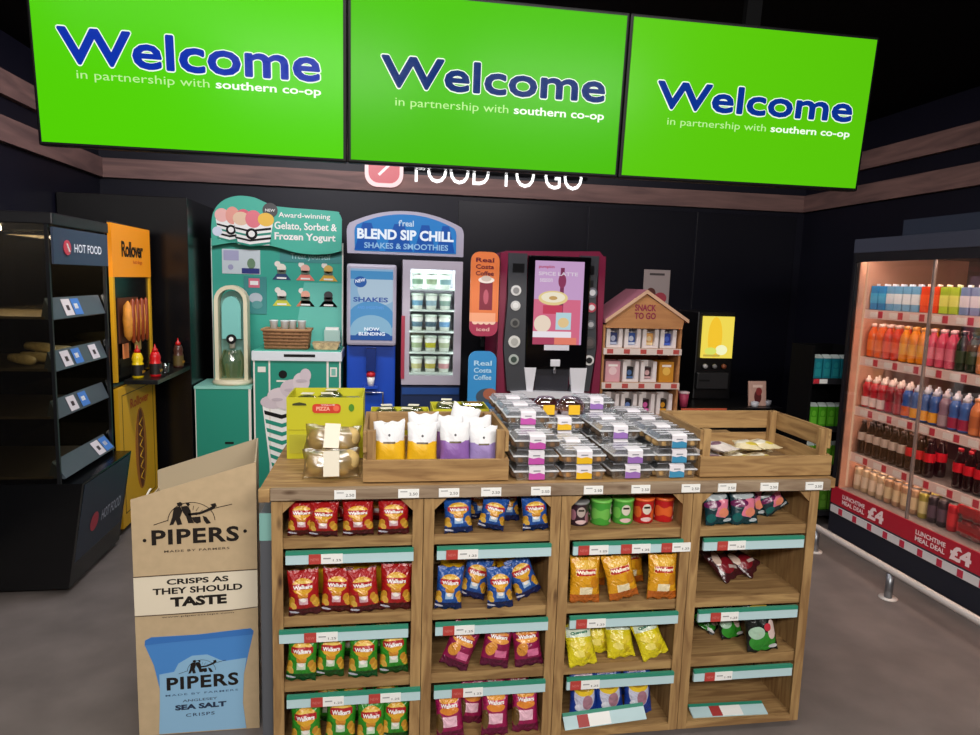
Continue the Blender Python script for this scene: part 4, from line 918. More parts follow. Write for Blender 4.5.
BAG = {
 'red': ('red crisp packet', dict(w=.100, h=.150, th=.05, m=walkers('#a81418', '#4a0c14'), txt='Walkers', tz=.150 * .625, back=YBK)),
 'green': ('green crisp packet', dict(w=.096, h=.148, th=.05, m=walkers('#2a8a20', '#0c4a18', patch='#d0e8c8'), txt='Walkers', tz=.148 * .625, back=YBK)),
 'blue': ('blue crisp packet', dict(w=.094, h=.148, th=.05, m=walkers('#1c4e9c', '#0c1c50', patch='#a8c8e8'), txt='Walkers', tz=.148 * .625, back=YBK)),
 'maroon': ('orange-printed maroon crisp packet', dict(w=.100, h=.150, th=.05, m=art('#8c1448', [('e', .0, .11, .036, .010, '#d88838', .1), ('e', 0, .09, .038, .011, '#e8a048', .1), ('e', -.02, .06, .018, .024, '#d89038', .4), ('r', .015, .045, .02, .012, '#d87098'), ('r', 0, .01, .06, .016, '#5a0830'), ('r', 0, .10, .034, .005, '#a01828')], .28, crinkle=.55, spec=.7), txt='Walkers', tz=.100, back=YBK)),
 'magenta': ('magenta crisp packet', dict(w=.094, h=.150, th=.05, m=art('#9c1450', [('e', .0, .118, .032, .012, '#e8a040'), ('e', 0, .088, .032, .012, '#e08830'), ('r', 0, .103, .032, .006, '#c84068'), ('r', .0, .055, .024, .016, '#f0c0d0'), ('r', 0, .012, .06, .014, '#6a0c38'), ('e', -.035, .05, .012, .03, '#6a5028')], .28, crinkle=.55, spec=.7), txt='Walkers', tz=.103, back=YBK)),
 'gold': ('golden crisp packet', dict(w=.108, h=.160, th=.05, m=art('#dc9c1c', [('e', 0, .13, .04, .014, '#e8b848'), ('r', 0, .105, .036, .010, '#f0d890'), ('r', 0, .098, .034, .005, '#b8281c'), ('r', 0, .110, .034, .004, '#b8281c'), ('r', .0, .04, .022, .014, '#f0e0b8'), ('r', 0, .012, .06, .016, '#b8601c'), ('e', .03, .07, .016, .02, '#c88018')], .28, crinkle=.55, spec=.7), txt='Walkers', tz=.1045, tm=mat('#fff4e0', .4), back=YBK)),
 'yellow': ('yellow crisp packet', dict(w=.105, h=.145, th=.05, m=art('#d8c81c', [('r', 0, .112, .045, .017, '#d0dcc8', .1), ('e', -.02, .07, .02, .012, '#f0dc60', .6), ('e', .02, .06, .02, .012, '#e8d040', -.4), ('e', -.01, .04, .022, .012, '#f0e070', .3), ('e', .02, .03, .018, .01, '#c8b018', .9)], .28, crinkle=.55, spec=.7), txt='Quavers', tz=.110, tm=mat('#1c6a50', .5), tb=.05)),
 'navy': ('yellow-badged blue snack packet', dict(w=.100, h=.150, th=.05, m=art('#1a3c94', [('e', 0, .075, .036, .05, '#c8c8dc'), ('e', 0, .10, .038, .024, '#e8c428'), ('e', .0, .10, .026, .010, '#b89018'), ('e', .01, .055, .018, .024, '#a87888'), ('e', -.02, .04, .014, .012, '#e0e0ec'), ('r', -.02, .012, .028, .006, '#e0e4ec', -.3), ('r', 0, .145, .03, .01, '#d0b8c8')], .28, crinkle=.55, spec=.7))),
 'dteal': ('dark teal crisp packet', dict(w=.100, h=.150, th=.045, m=art('#12343c', [('r', .012, .07, .02, .04, '#d87890', .3), ('e', .015, .05, .02, .02, '#e08868'), ('e', -.02, .09, .03, .016, '#6a1c50'), ('e', 0, .12, .04, .014, '#a8b0b4'), ('e', .03, .015, .016, .008, '#c0c8cc'), ('e', -.03, .03, .016, .02, '#0c5a58')], .25, crinkle=.3, spec=.8))),
 'brown': ('dark maroon crisp packet', dict(w=.100, h=.150, th=.045, m=art('#3c1218', [('e', 0, .05, .035, .03, '#7a1420'), ('e', -.02, .09, .014, .03, '#c8b0a0', .3), ('e', .02, .11, .02, .016, '#8a6a38'), ('r', .02, .035, .02, .006, '#b8a8a0', .4)], .25, crinkle=.3, spec=.8))),
 'dgreen': ('black and green crisp packet', dict(w=.104, h=.150, th=.045, m=art('#101412', [('e', .0, .03, .045, .03, '#2c8a28'), ('e', -.02, .06, .024, .02, '#a8c8b0'), ('e', .03, .065, .016, .03, '#e0c8c0'), ('e', .015, .075, .012, .012, '#c03040'), ('e', 0, .135, .03, .008, '#a89030'), ('e', .035, .012, .016, .006, '#c8c8c8')], .25, crinkle=.3, spec=.8), txt='McCOYS', tz=.112, tm=mat('#e8e8e8', .4), tb=.05, tilt_t=.2))}
def mk_bag(k, v=0):
    def f():
        kw = dict(BAG[k][1]); kw['seed'] = hash_(k) + v
        return bag_mb(**kw).build('crisp_packet')
    return f
def hash_(k): return sum(ord(c) * (i + 3) for i, c in enumerate(k))
rowname = ['top', 'second', 'third', 'bottom']
def bag(kind, u, j, x, y=.10, lean=.22, roll=0.0, yaw=0.0, z=0, pos='', sc=1.0, variant=0):
    """a packet leaning back on shelf j of unit u"""
    lab = "%s, %s on the %s unit's %s shelf" % (BAG[kind][0], pos, ['leftmost', 'second', 'third', 'rightmost'][u], rowname[j])
    if isinstance(sc, float): sc = (sc, sc, sc)
    R3 = Matrix.Rotation(yaw, 3, 'Z') @ Matrix.Rotation(-lean, 3, 'X') @ Matrix.Rotation(roll, 3, 'Y')
    key = (kind, variant)
    if key not in BM:
        BM[key] = [Vector(v) for v in bag_mb(**dict(BAG[kind][1], seed=hash_(kind) + variant, txt=None)).v]
    zmax = [.904, .734, .472, .249][j]; xa, xb = units[u][0] + .0245, units[u][1] - .0245; sx, sy, sz = sc
    if j == 3 and u < 2: sz *= 1.12
    for _ in range(8):
        P = [R3 @ Vector((v.x * sx, v.y * sy, v.z * sz)) for v in BM[key]]
        x0, x1 = min(p.x for p in P), max(p.x for p in P); z0, z1 = min(p.z for p in P), max(p.z for p in P); y0, y1 = min(p.y for p in P), max(p.y for p in P)
        if z1 - z0 > zmax - SZ[j] - .004: sz *= .96
        else: break
    x = min(max(x, xa - x0), xb - x1); yy = min(y - y0 - (.048 if y < .09 else .03), .372 - y1)
    return place(key, mk_bag(kind, variant), (x, YU + yy, SZ[j] - z0 + .0012), R3.to_euler(), lab, 'crisp packet', 'crisp packets on the shelves', (sx, sy, sz))
BM = {}
P4 = ['leftmost', 'second packet', 'third packet', 'last packet']
P3 = ['leftmost', 'middle packet', 'last packet']
for x, r, k, s in ((-.255, 0, 0, (.9, 1, .9)), (-.188, .03, 1, (.92, 1, .9)), (-.078, -.02, 2, (1, 1, .9)), (.034, 0, 3, (1, 1, .84))): bag('red', 0, 0, x, [.05, .035, .035, .04][k], .14, r, 0, 0, P4[k], s, k % 3)
for x, r, k, s in ((-.245, -.06, 0, 1.0), (-.148, .04, 1, .98), (-.054, -.10, 2, .98), (.043, .03, 3, 1.04)): bag('red', 0, 1, x, .035 + .012 * (k % 2), .14, r, 0, 0, P4[k], s, k % 3)
for x, r, k, s in ((-.259, .05, 0, (1, 1, 1.08)), (-.168, .06, 1, (.95, 1, 1.03)), (-.060, .02, 2, (1, 1, 1.05)), (.042, -.03, 3, (1, 1, 1.08))): bag('green', 0, 2, x, .035 + .014 * (k % 2), .14, r, 0, 0, P4[k], s, k % 3)
for x, r, k, s in ((-.242, -.03, 0, 1.02), (-.135, .04, 1, 1.05), (-.034, .02, 2, .96), (.046, .05, 3, .96)): bag('green', 0, 3, x, .04 + .012 * (k % 2), .16, r, 0, 0, P4[k], s, k % 3)
for x, r, k, s in ((.246, -.03, 0, (1, 1, .80)), (.352, .22, 1, (.95, 1, .86)), (.43, 0, 2, (.85, 1, .9)), (.506, -.05, 3, (.95, 1, .96))): bag('blue', 1, 0, x, .12 if k == 2 else .04, .3 if k == 0 else .2, r, 0, 0, P4[k], s, k % 3)
for x, r, k, s in ((.216, .08, 0, .96), (.300, .24, 1, .96), (.392, -.03, 2, .94), (.503, -.36, 3, .98)): bag('blue', 1, 1, x, [.035, .089, .03, .075][k], .18, r, [0, -.12, 0, .1][k], 0, P4[k], s, k % 3)
for x, r, k in ((.238, .40, 0), (.378, .18, 1), (.503, -.10, 2)): bag('maroon', 1, 2, x, .045, .26, r, 0, 0, P3[k], 1.0, k)
for x, r, k, y in ((.236, -.06, 0, .035), (.312, .08, 1, .09), (.388, .03, 2, .035), (.498, 0, 3, .045)): bag('magenta', 1, 3, x, y, .2, r, 0, 0, P4[k], 1.0 if k != 1 else .93, k % 3)
for x, r, k in ((.688, .02, 0), (.832, -.2, 1), (.984, .05, 2)): bag('gold', 2, 1, x, .04, .18, r, 0, 0, P3[k], (1.0, 1, 1.0), k)
for x, r, k, y in ((.690, -.12, 0, .03), (.772, -.04, 1, .09), (.842, -.06, 2, .07), (.960, -.32, 3, .04)): bag('yellow', 2, 2, x, y, .42, r, 0, 0, P4[k], .97 if k != 1 else .9, k % 3)
for x, r, k in ((.722, 0, 0), (.824, -.08, 1), (.93, -.04, 2)): bag('navy', 2, 3, x, .089, .14, r, 0, 0, P3[k], (1.04, 1, 1.14), k)
for x, r, k, y in ((1.165, -.1, 0, .045), (1.262, -.04, 1, .045), (1.345, 0, 2, .11), (1.435, -.5, 3, .10)): bag('dteal', 3, 0, x, y, .25, r, 0, 0, P4[k], (1, 1, .86), k % 3)
bag('brown', 3, 1, 1.305, .13, .9, -.35, .15, 0, 'left one of two'); bag('brown', 3, 1, 1.415, .16, 1.0, -.9, -.1, .01, 'right one of two', .95, 1)
bag('dgreen', 3, 2, 1.215, .17, 1.1, .9, .1, .012, 'lying at the left', .95, 1); bag('dgreen', 3, 2, 1.310, .13, .5, -.15, 0, 0, 'tucked behind the front one', .9, 2); bag('dgreen', 3, 2, 1.375, .05, .25, -.08, 0, 0, 'standing at the right', 1.16)
# back rows behind the front packets
for kd, u, j, xs in (('red', 0, 0, (-.22, -.12, -.02)), ('red', 0, 1, (-.20, -.10, 0.0)), ('green', 0, 2, (-.21, -.11, .0)), ('green', 0, 3, (-.19, -.09, .01)), ('blue', 1, 0, (.27, .34)), ('blue', 1, 1, (.25, .35, .45)), ('magenta', 1, 3, (.40, .50)), ('gold', 2, 1, (.75, .90)), ('navy', 2, 3, (.77, .87))):
    for q, x in enumerate(xs):
        bag(kd, u, j, x, .145 if kd != 'navy' else .18, .12, .06 * (-1) ** q, PI if (kd in ('red', 'blue') and j == 1) else 0, 0, ['left', 'middle', 'right'][q] + ' one behind' if len(xs) == 3 else ['left', 'right'][q] + ' one behind', .98, q % 3)
t = thing('snack_pot', 'small white and red pot at the far left of the rightmost second shelf', 'pot', (1.15, YU + .2, SZ[1])); MB().lathe([(.018, 0), (.024, .025), (.024, .03)], mat('#d8c0b8', .5), n=12).build('pot_body', t); MB().lathe([(.0235, .012), (.0242, .02)], mat('#a82830', .5), n=12, cap=False).build('pot_band', t)

# small crisp tubs, third unit top shelf
def mk_tube(c, c2, dark=False):
    def f():
        r = bpy.data.objects.new('crisp_tub', None); C.objects.link(r)
        m = art(c, [('e', 0, .052, .016, .019, '#e8e0d0' if not dark else '#c8b8b0'), ('r', 0, .058, .011, .0035, '#28180c'), ('e', .028, .03, .014, .02, c2), ('e', -.028, .04, .01, .02, c2), ('e', 0, .015, .02, .008, '#f0d0d0')], .35)
        MB().lathe([(.034, 0), (.036, .003), (.036, .078), (.037, .08)], m, n=22).build('tub_body', r)
        MB().lathe([(.038, .079), (.038, .087), (.03, .0875)], mat(c2 if not dark else '#888', .35) if not dark else mat('#888888', .35), n=22).build('lid', r); return r
    return f
TB = {'green': ('#4aa83c', '#78c858'), 'red': ('#c01c20', '#e86830'), 'dark': ('#3a2430', '#b07888')}
def tub(c, x, y, z, lab, s=1.0, rz=0): place(('tubb', c), mk_tube(*TB[c], dark=(c == 'dark')), (x, YU + y, SZ[0] + z + .001), (0, 0, rz), lab, 'crisp tub', 'crisp tubs on the third unit', (s, s, s))
tub('dark', .672, .07, 0, 'dark purple crisp tub at the left end of the third unit top shelf', .95)
tub('green', .752, .07, 0, 'front left green crisp tub on the third unit top shelf', 1.0, 1.2)
tub('green', .834, .075, 0, 'front right green crisp tub on the third unit top shelf')
tub('red', .912, .08, 0, 'front left red crisp tub on the third unit top shelf')
tub('red', .990, .085, 0, 'front right red crisp tub on the third unit top shelf', .98, 1.2)
for k, (c, x, y, z) in enumerate((('green', .74, .15, 0), ('green', .825, .152, 0), ('green', .74, .15, .0885), ('green', .825, .152, .0885), ('red', .905, .158, 0), ('red', .905, .158, .0885), ('red', .985, .17, 0), ('dark', .664, .148, 0))):
    if z and z + .0875 > .13: 
        pass
    tub(c, x, y, z * .0 if z + .78 > .99 else z, ['rear left green crisp tub, lower of two', 'rear right green crisp tub, lower of two', 'rear left green crisp tub, upper of two', 'rear right green crisp tub, upper of two', 'rear red crisp tub, lower of two stacked', 'rear red crisp tub, upper of two stacked', 'rear right red crisp tub on the third unit', 'rear dark crisp tub behind the dark one'][k], .70 if k in (2, 3, 5) or k in (0, 1, 4) else .9) if not z else place(('tubb', c), mk_tube(*TB[c]), (x, YU + y, SZ[0] + .0625), (0, 0, 0), ['rear left green crisp tub, upper of two', 'rear right green crisp tub, upper of two', 'rear red crisp tub, upper of two stacked'][[2, 3, 5].index(k)], 'crisp tub', 'crisp tubs on the third unit', (.70, .70, .70))

# ---------------------------------------------------------------- on the worktop
ZT = .943
def crate(x0, x1, y0, y1, lab, back_gap=True):
    t = thing('wooden_crate', lab, 'crate', ((x0 + x1) / 2, (y0 + y1) / 2, ZT), 0, 'wooden crates on the worktop')
    hx, hy = (x1 - x0) / 2, (y1 - y0) / 2
    MB().box(-hx, hx, -hy, -hy + .014, .004, .076, WX, .002).build('front_board', t)
    for z0, z1 in ((.004, .078), (.098, .168)):
        MB().box(-hx, hx, hy - .014, hy, z0, z1, WX, .002).build('back_board', t)
        for s in (-1, 1):
            MB().box(s * hx - (.012 if s > 0 else 0), s * hx + (.012 if s < 0 else 0), -hy + .015, hy - .015, z0, z1, WY, .002).build('side_board', t)
    for sx in (-1, 1):
        for sy in (-1, 1):
            cx = sx * (hx - .027); cy = sy * (hy - .027)
            MB().box(cx - .014, cx + .014, cy - .012, cy + .012, .0, .170, WZ, .002).build('corner_post', t)
    MB().box(-hx + .013, hx - .013, -hy + .015, hy - .015, .003, .011, WXd).build('crate_base', t)
    return t
crate(-.066, .411, 2.125, 2.475, 'pine crate of white snack pouches on the left of the worktop')
crate(1.088, 1.590, 2.125, 2.50, 'open pine crate of flat packets at the right end of the worktop')
def mk_pouch(c):
    def f():
        w, h = .105, .150
        m = art('#dedee0', [('r', 0, .04, .1, .052, c), ('e', 0, .094, .034, .010, '#dedee0'), ('e', 0, .108, .004, .004, '#38383c'), ('r', 0, .086, .02, .003, '#5a4a30')], .45, crinkle=.15)
        return bag_mb(w, h, .045, m, 5 + hash_(c)).build('snack_pouch')
    return f
pl = [(.018, 2.185, .0, '#e8b418', 'yellow-based white pouch, front left in the crate', 1.0, 0), (.125, 2.185, 0, '#e8b418', 'yellow-based white pouch, second from left in front in the crate', .97, .02), (.237, 2.185, 0, '#8a60a8', 'purple-based white pouch, third from left in front in the crate', 1.0, 0), (.334, 2.187, 0, '#9a84bc', 'lilac-based white pouch, front right in the crate', .93, 0),
      (.03, 2.262, 0, '#e8b418', 'yellow-based pouch, left of the middle row in the crate', .93, -.05), (.13, 2.268, .01, '#e8b418', 'yellow-based pouch, second in the middle row of the crate', 1.02, .03), (.225, 2.275, .015, '#8a60a8', 'purple-based pouch, third in the middle row of the crate', .95, .02), (.33, 2.27, .0, '#8a60a8', 'purple-based pouch, right of the middle row in the crate', 1.0, -.05), (.25, 2.345, .02, '#8a60a8', 'purple-based pouch at the back of the crate', 1.0, .3)]
for x, y, z, c, lab, s, r in pl:
    rot = (Matrix.Rotation(-.16, 3, 'X') @ Matrix.Rotation(r, 3, 'Y')).to_euler()
    place(('pouch', c), mk_pouch(c), (x, y, ZT + .014 + .008 + z + abs(r) * .03), rot, lab, 'snack pouch', 'white snack pouches in the crate', (s * 1.0, s, s * 1.12 if s > .95 else s * 1.1))
def mk_flat():
    m = art('#dccca4', [('e', -.02, .07, .03, .03, '#e8e0cc', .4), ('e', .02, .045, .03, .016, '#d8c040', -.3), ('r', 0, .09, .03, .008, '#a89880'), ('e', .01, .1, .016, .014, '#f0ece0')], .35, crinkle=.3)
    return bag_mb(.105, .145, .035, m, 77).build('biscuit_packet')
def mk_flat2():
    m = art('#d8ccc4', [('e', -.01, .08, .03, .03, '#7a5868', .4), ('e', .02, .05, .03, .02, '#e0d8d0', -.3), ('r', 0, .1, .03, .01, '#b0a0a0')], .35, crinkle=.3)
    return bag_mb(.105, .145, .035, m, 78).build('biscuit_packet')
for i, (x, y, z, a, m) in enumerate([(1.182, 2.18, 0, .05, 2), (1.27, 2.20, 0, -.2, 1), (1.375, 2.20, 0, .15, 1), (1.19, 2.33, 0, -.3, 2), (1.31, 2.345, 0, .1, 1), (1.43, 2.34, 0, .3, 1), (1.245, 2.25, .033, .4, 2), (1.32, 2.27, .033, -.4, 1), (1.42, 2.27, .033, .2, 1)]):
    lab = ['white and brown packet lying front left', 'yellowish packet lying in the front middle', 'yellowish packet lying front right', 'white and brown packet lying back left', 'yellowish packet lying in the back middle', 'yellowish packet lying back right', 'white and brown packet lying on top at left', 'yellowish packet lying on top in the middle', 'yellowish packet lying on top at right'][i] + ' of the open crate'
    rot = (Matrix.Rotation(a, 3, 'Z') @ Matrix.Rotation(-PI / 2, 3, 'X')).to_euler()
    place(('flat', m), mk_flat if m == 1 else mk_flat2, (x, y - .05 + .0, ZT + .012 + .034 + z), rot, lab, 'packet', 'flat packets in the open crate', (.86, .95, .86))

# clear cookie packs
clearp = glass('#f2f4f6', .25, .62); 
def mk_pack(c, content, wht='#e8e4ea'):
    def f():
        r = bpy.data.objects.new('cookie_pack', None); C.objects.link(r)
        hw, d, h = .078, .125, .050
        cm = mat(content, .8, var=.5, vscale=45, bump=.5)
        g = MB()
        for i in range(4):
            g.lathe([(.02, 0), (.031, .006), (.031, .020), (.02, .027)], cm, c=(-.052 + i * .035, .035, .004), n=12); g.lathe([(.02, 0), (.031, .006), (.031, .018), (.02, .024)], cm, c=(-.052 + i * .035, .092, .004), n=12)
        g.build('cookies', r)
        g = MB(); g.prism([(-hw + .012, 0), (hw - .012, 0), (hw - .003, .028), (-hw + .003, .028)], 'y', .006, d - .006, clearp); g.build('tray', r)
        g = MB(); g.box(-hw, hw, 0, d, .028, .032, mat('#e8eaf2', .28, alpha=.78, var=.22, vscale=35, bump=.6), .001); g.prism([(-hw + .004, .0325), (hw - .004, .0325), (hw - .014, h - .002), (-hw + .014, h - .002)], 'y', .008, d - .008, clearp)  # milky mottled lid colour stands in for glints on the clear plastic
        for k in range(3): g.box(-hw + .016, hw - .016, .02 + k * .035, .024 + k * .035, h - .004, h - .001, mat('#f4f4fa', .25, alpha=.85))
        g.build('lid', r)
        g = MB(); w = .027
        g.prism([(-.003, .006), (-.004, .046), (.006, h + .001), (.055, h + .001), (.055, h), (.008, h), (-.002, .046), (-.001, .006)], 'x', -w, w, mat(wht, .45))
        g.add([(-w, -.0042, .004), (w, -.0042, .004), (w, -.0047, .022), (w * .3, -.0047, .028), (-w * .4, -.0047, .024), (-w, -.0047, .028)], [(0, 1, 2, 3, 4, 5)], mat(c, .45))
        g.add([(-.012, -.0052, .032), (.012, -.0052, .032), (.012, -.0052, .036), (-.012, -.0052, .036)], [(0, 1, 2, 3)], mat('#888890', .5))
        g.build('sleeve_label', r); return r
    return f
cols = [('magenta', '#c050a8', '#6a5038', .505, [3, 4, 4, 4]), ('yellow', '#e8b818', '#9a7040', .673, [2, 2, 3, 3]), ('lilac', '#9468b4', '#4a3a2c', .846, [2, 3, 3, 4]), ('blue', '#3a8cb4', '#a08050', 1.006, [3, 3, 3, 3])]
posn = ['front', 'second', 'third', 'rear']; lev = ['bottom', 'second from bottom', 'third from bottom', 'top']
for nm, c, ct, x, hs in cols:
    for r_, n_ in enumerate(hs):
        for k in range(n_):
            jx = random.uniform(-.004, .004); w = .165
            place(('pack', c), mk_pack(c, ct), (x + jx, 2.13 + r_ * .142, ZT + k * .0525), (0, 0, random.uniform(-.02, .02)), 'clear cookie pack with %s label, %s in the %s stack' % (nm, lev[k], posn[r_]), 'cookie pack', 'clear cookie packs on the worktop')
def mk_dome():
    r = bpy.data.objects.new('cake_dome_pack', None); C.objects.link(r)
    MB().lathe([(.045, 0), (.05, .01), (.05, .02)], mat('#8a5a34', .8, var=.4, vscale=40), n=18).build('cake', r)
    MB().lathe([(.055, .0), (.056, .02), (.05, .045), (.03, .062), (.005, .066)], glass('#f4e8f4', .1, .6), n=20).build('dome', r)
    MB().box(-.022, .022, -.0575, -.054, .003, .04, mat('#e8b818', .5)).build('front_label', r); return r
for i, (x, y) in enumerate(((.61, 2.50), (.72, 2.50))):
    place('dome', mk_dome, (x + (.01 if i == 0 else 0), y, ZT + .158), (0, 0, 0), ['left domed clear cake pack behind the yellow cookie stacks', 'right domed clear cake pack behind the yellow cookie stacks'][i], 'cake pack', 'domed cake packs')

# left end: bulging pastry bags
def mk_pastry(v):
    def f():
        r = bpy.data.objects.new('pastry_bag', None); C.objects.link(r)
        g = MB(); 
        for k in range(5): g.ball((-.05 + .027 * k, .0, .045 + .012 * math.sin(k * 2)), (.034, .024, .036), mat('#c0a468', .7, var=.25, vscale=25, bump=.3), 12, 8)
        g.build('pastries', r)
        b = bag_mb(.185, .098, .075, glass('#fbf6e4', .3, .66), 31 + v); b.build('clear_bag', r)
        MB().prism([(-.0415, .092), (-.041, .01), (-.0395, .01), (-.0395, .092)], 'x', -.024, .026, mat('#e4dcc8', .5)).build('paper_label', r)
        return r
    return f
place(('past', 0), mk_pastry(0), (-.168, 2.175, ZT + .006), (-.15, 0, .05), 'lower clear bag of golden pastries at the left end of the worktop', 'pastry bag', 'clear pastry bags')
place(('past', 0), mk_pastry(0), (-.172, 2.225, ZT + .075), (-.45, .05, -.03), 'upper clear bag of golden pastries resting on the lower bag', 'pastry bag', 'clear pastry bags')
# yellow cartons
ylw = mat('#c4c01c', .5)
t = thing('yellow_carton', 'tall yellow carton with red flash at the left end of the worktop', 'carton', (-.205, 2.44, ZT))
g = MB(); g.box(-.14, .13, 0, .004, 0, .225, ylw); g.box(-.14, .13, .216, .22, 0, .225, ylw); g.box(-.14, -.136, .004, .216, 0, .225, ylw); g.box(.126, .13, .004, .216, 0, .225, ylw); g.box(-.136, .126, .004, .216, .16, .165, mat('#a8a428', .6)); g.build('carton', t)
g = MB(); g.poly(rrect(.0, .185, .05, .017, .012), -.001, mat('#d03820', .5), .001); g.text('PIZZA', -.036, .012, .178, .192, -.003, mat('#f4b8a0', .5), .03); g.text('VALUE', -.02, .03, .196, .201, -.003, WH, .01); g.disc(.034, .186, .011, -.001, mat('#e86848', .5), 16); g.build('red_flash', t)
g = MB(); g.poly([(-.12, .196), (-.07, .196), (-.072, .203), (-.095, .208), (-.118, .203)], -.001, mat('#3a3c14', .5)); g.poly(leaf(.088, .188, .01, .014), -.001, mat('#4a8a1c', .5)); g.box(-.135, .12, -.0012, 0, .105, .108, mat('#a49c10', .5)); g.box(-.13, -.06, -.0012, 0, .02, .09, mat('#b8b430', .5)); g.build('printed_marks', t)
for i, (x0, w, yy, h) in enumerate(((.065, .118, 2.62, .125), (.310, .115, 2.66, .14))):
    t = thing('yellow_tray', ['shallow yellow carton tray behind the left half of the pouch crate', 'shallow yellow carton tray behind the right half of the pouch crate'][i], 'tray', (x0, yy, ZT), 0, 'yellow carton trays')
    g = MB(); g.box(-w, w, 0, .004, 0, h, ylw); g.box(-w, w, .166, .17, 0, h, ylw); g.box(-w, -w + .004, .004, .166, 0, h, ylw); g.box(w - .004, w, .004, .166, 0, h, ylw); g.box(-w + .004, w - .004, .004, .166, h - .05, h - .045, mat('#a8a428', .6)); g.build('tray_body', t)
    g = MB(); g.poly([(-.06, h - .022), (.0, h - .022), (-.005, h - .014), (-.03, h - .01), (-.055, h - .014)], -.001, mat('#3a3c14', .5)); g.poly([(.05, h - .022), (.09, h - .022), (.088, h - .014), (.052, h - .014)], -.001, mat('#5a5418', .5)); g.build('printed_marks', t)
def mk_wrap():
    r = bpy.data.objects.new('sandwich_wrap', None); C.objects.link(r)
    MB().ball((0, 0, .028), (.042, .030, .026), mat('#66703c', .7, var=.6, vscale=30), 14, 8).build('filling', r)
    MB().ball((0, 0, .029), (.046, .033, .029), glass('#f0f2e0', .12, .75), 14, 8).build('film', r)
    MB().box(-.022, .022, -.012, .02, .0585, .0605, mat('#e4e0c4', .5)).build('top_label', r); return r
def mk_salad():
    r = bpy.data.objects.new('salad_box', None); C.objects.link(r)
    MB().box(-.042, .042, -.03, .03, .003, .042, mat('#5a6430', .7, var=.6, vscale=40), .01).build('salad', r)
    MB().box(-.046, .046, -.034, .034, 0, .048, glass('#e8ecd8', .1, .72), .008).build('clear_box', r)
    MB().box(-.04, .04, -.0365, -.0345, .012, .03, mat('#484c20', .5)).build('front_label', r); return r
for i, (x, y, z, k, lab) in enumerate([(-.135, 2.50, .168, 1, 'dark green salad box on the right of the tall yellow carton'), (-.28, 2.51, .168, 0, 'pale wrapped roll left on the tall yellow carton'), (-.21, 2.53, .166, 0, 'pale wrapped roll in the middle of the tall yellow carton'), (-.20, 2.61, .166, 0, 'pale wrapped roll behind on the tall yellow carton'),
    (.008, 2.667, .083, 0, 'wrapped roll front left in the left tray'), (.085 + .005, 2.665, .083, 0, 'wrapped roll front middle in the left tray'), (.01, 2.735, .083, 0, 'wrapped roll rear left in the left tray'), (.12, 2.735, .083, 0, 'wrapped roll rear right in the left tray'), (.252, 2.702, .098, 0, 'wrapped roll at the left of the right tray'),
    (.325, 2.712, .098, 1, 'left green salad box on the right tray'), (.37, 2.786, .098, 1, 'right green salad box on the right tray'), (.26, 2.785, .098, 0, 'wrapped roll rear left on the right tray')]):
    place(('food', k), mk_wrap if k == 0 else mk_salad, (x, y, ZT + z), (0, 0, .15 * (-1) ** i if k == 0 else 0), lab, 'roll' if k == 0 else 'salad box', 'chilled food on the yellow cartons')

# ================================================================= cardboard crisp dispenser
t = thing('cardboard_display', 'tall kraft cardboard crisp display with slanted top left of the shelving', 'display stand', (-.626, 2.30, 0))
kr = mat('#c2aa86', .75, var=.05, vscale=30); kr2 = mat('#b4a488', .75)
MB().prism([(-.2, 0), (.2, 0), (.2, .971), (-.2, .848)], 'y', -.004, 0, kr).build('front_panel', t)
MB().prism([(-.225, 0), (.145, 0), (.145, .971), (-.225, .848)], 'y', .345, .35, kr2).build('rear_panel', t)
MB().prism([(.195, 0), (.2, 0), (.145, .345), (.140, .345)], 'z', 0, .971, kr2).build('side_panel', t); MB().prism([(-.2, 0), (-.195, 0), (-.220, .345), (-.225, .345)], 'z', 0, .78, kr2).build('side_panel', t); MB().prism([(-.194, .001), (.193, .001), (.139, .344), (-.219, .344)], 'z', .60, .605, kr2).build('inner_shelf', t)
MB().prism([(-.165, .845), (-.15, .875), (-.145, .873), (-.16, .843)], 'y', .02, .035, OFFW).build('clip', t)
ip = mat('#221c18', .7, spec=.2); lipe = mat('#5a4a38', .7)
g = MB(); g.add([(-.2, -.005, .440), (.2, -.005, .452), (.2, -.005, .592), (-.2, -.005, .578)], [(0, 1, 2, 3)], mat('#e6dac2', .7)); g.prism([(-.2, .577), (.2, .591), (.2, .594), (-.2, .580)], 'y', -.0062, -.004, lipe); g.prism([(-.2, .438), (-.05, .441), (.1, .445), (.2, .454), (.2, .457), (.1, .448), (-.05, .444), (-.2, .441)], 'y', -.0062, -.004, lipe); g.build('message_band', t)
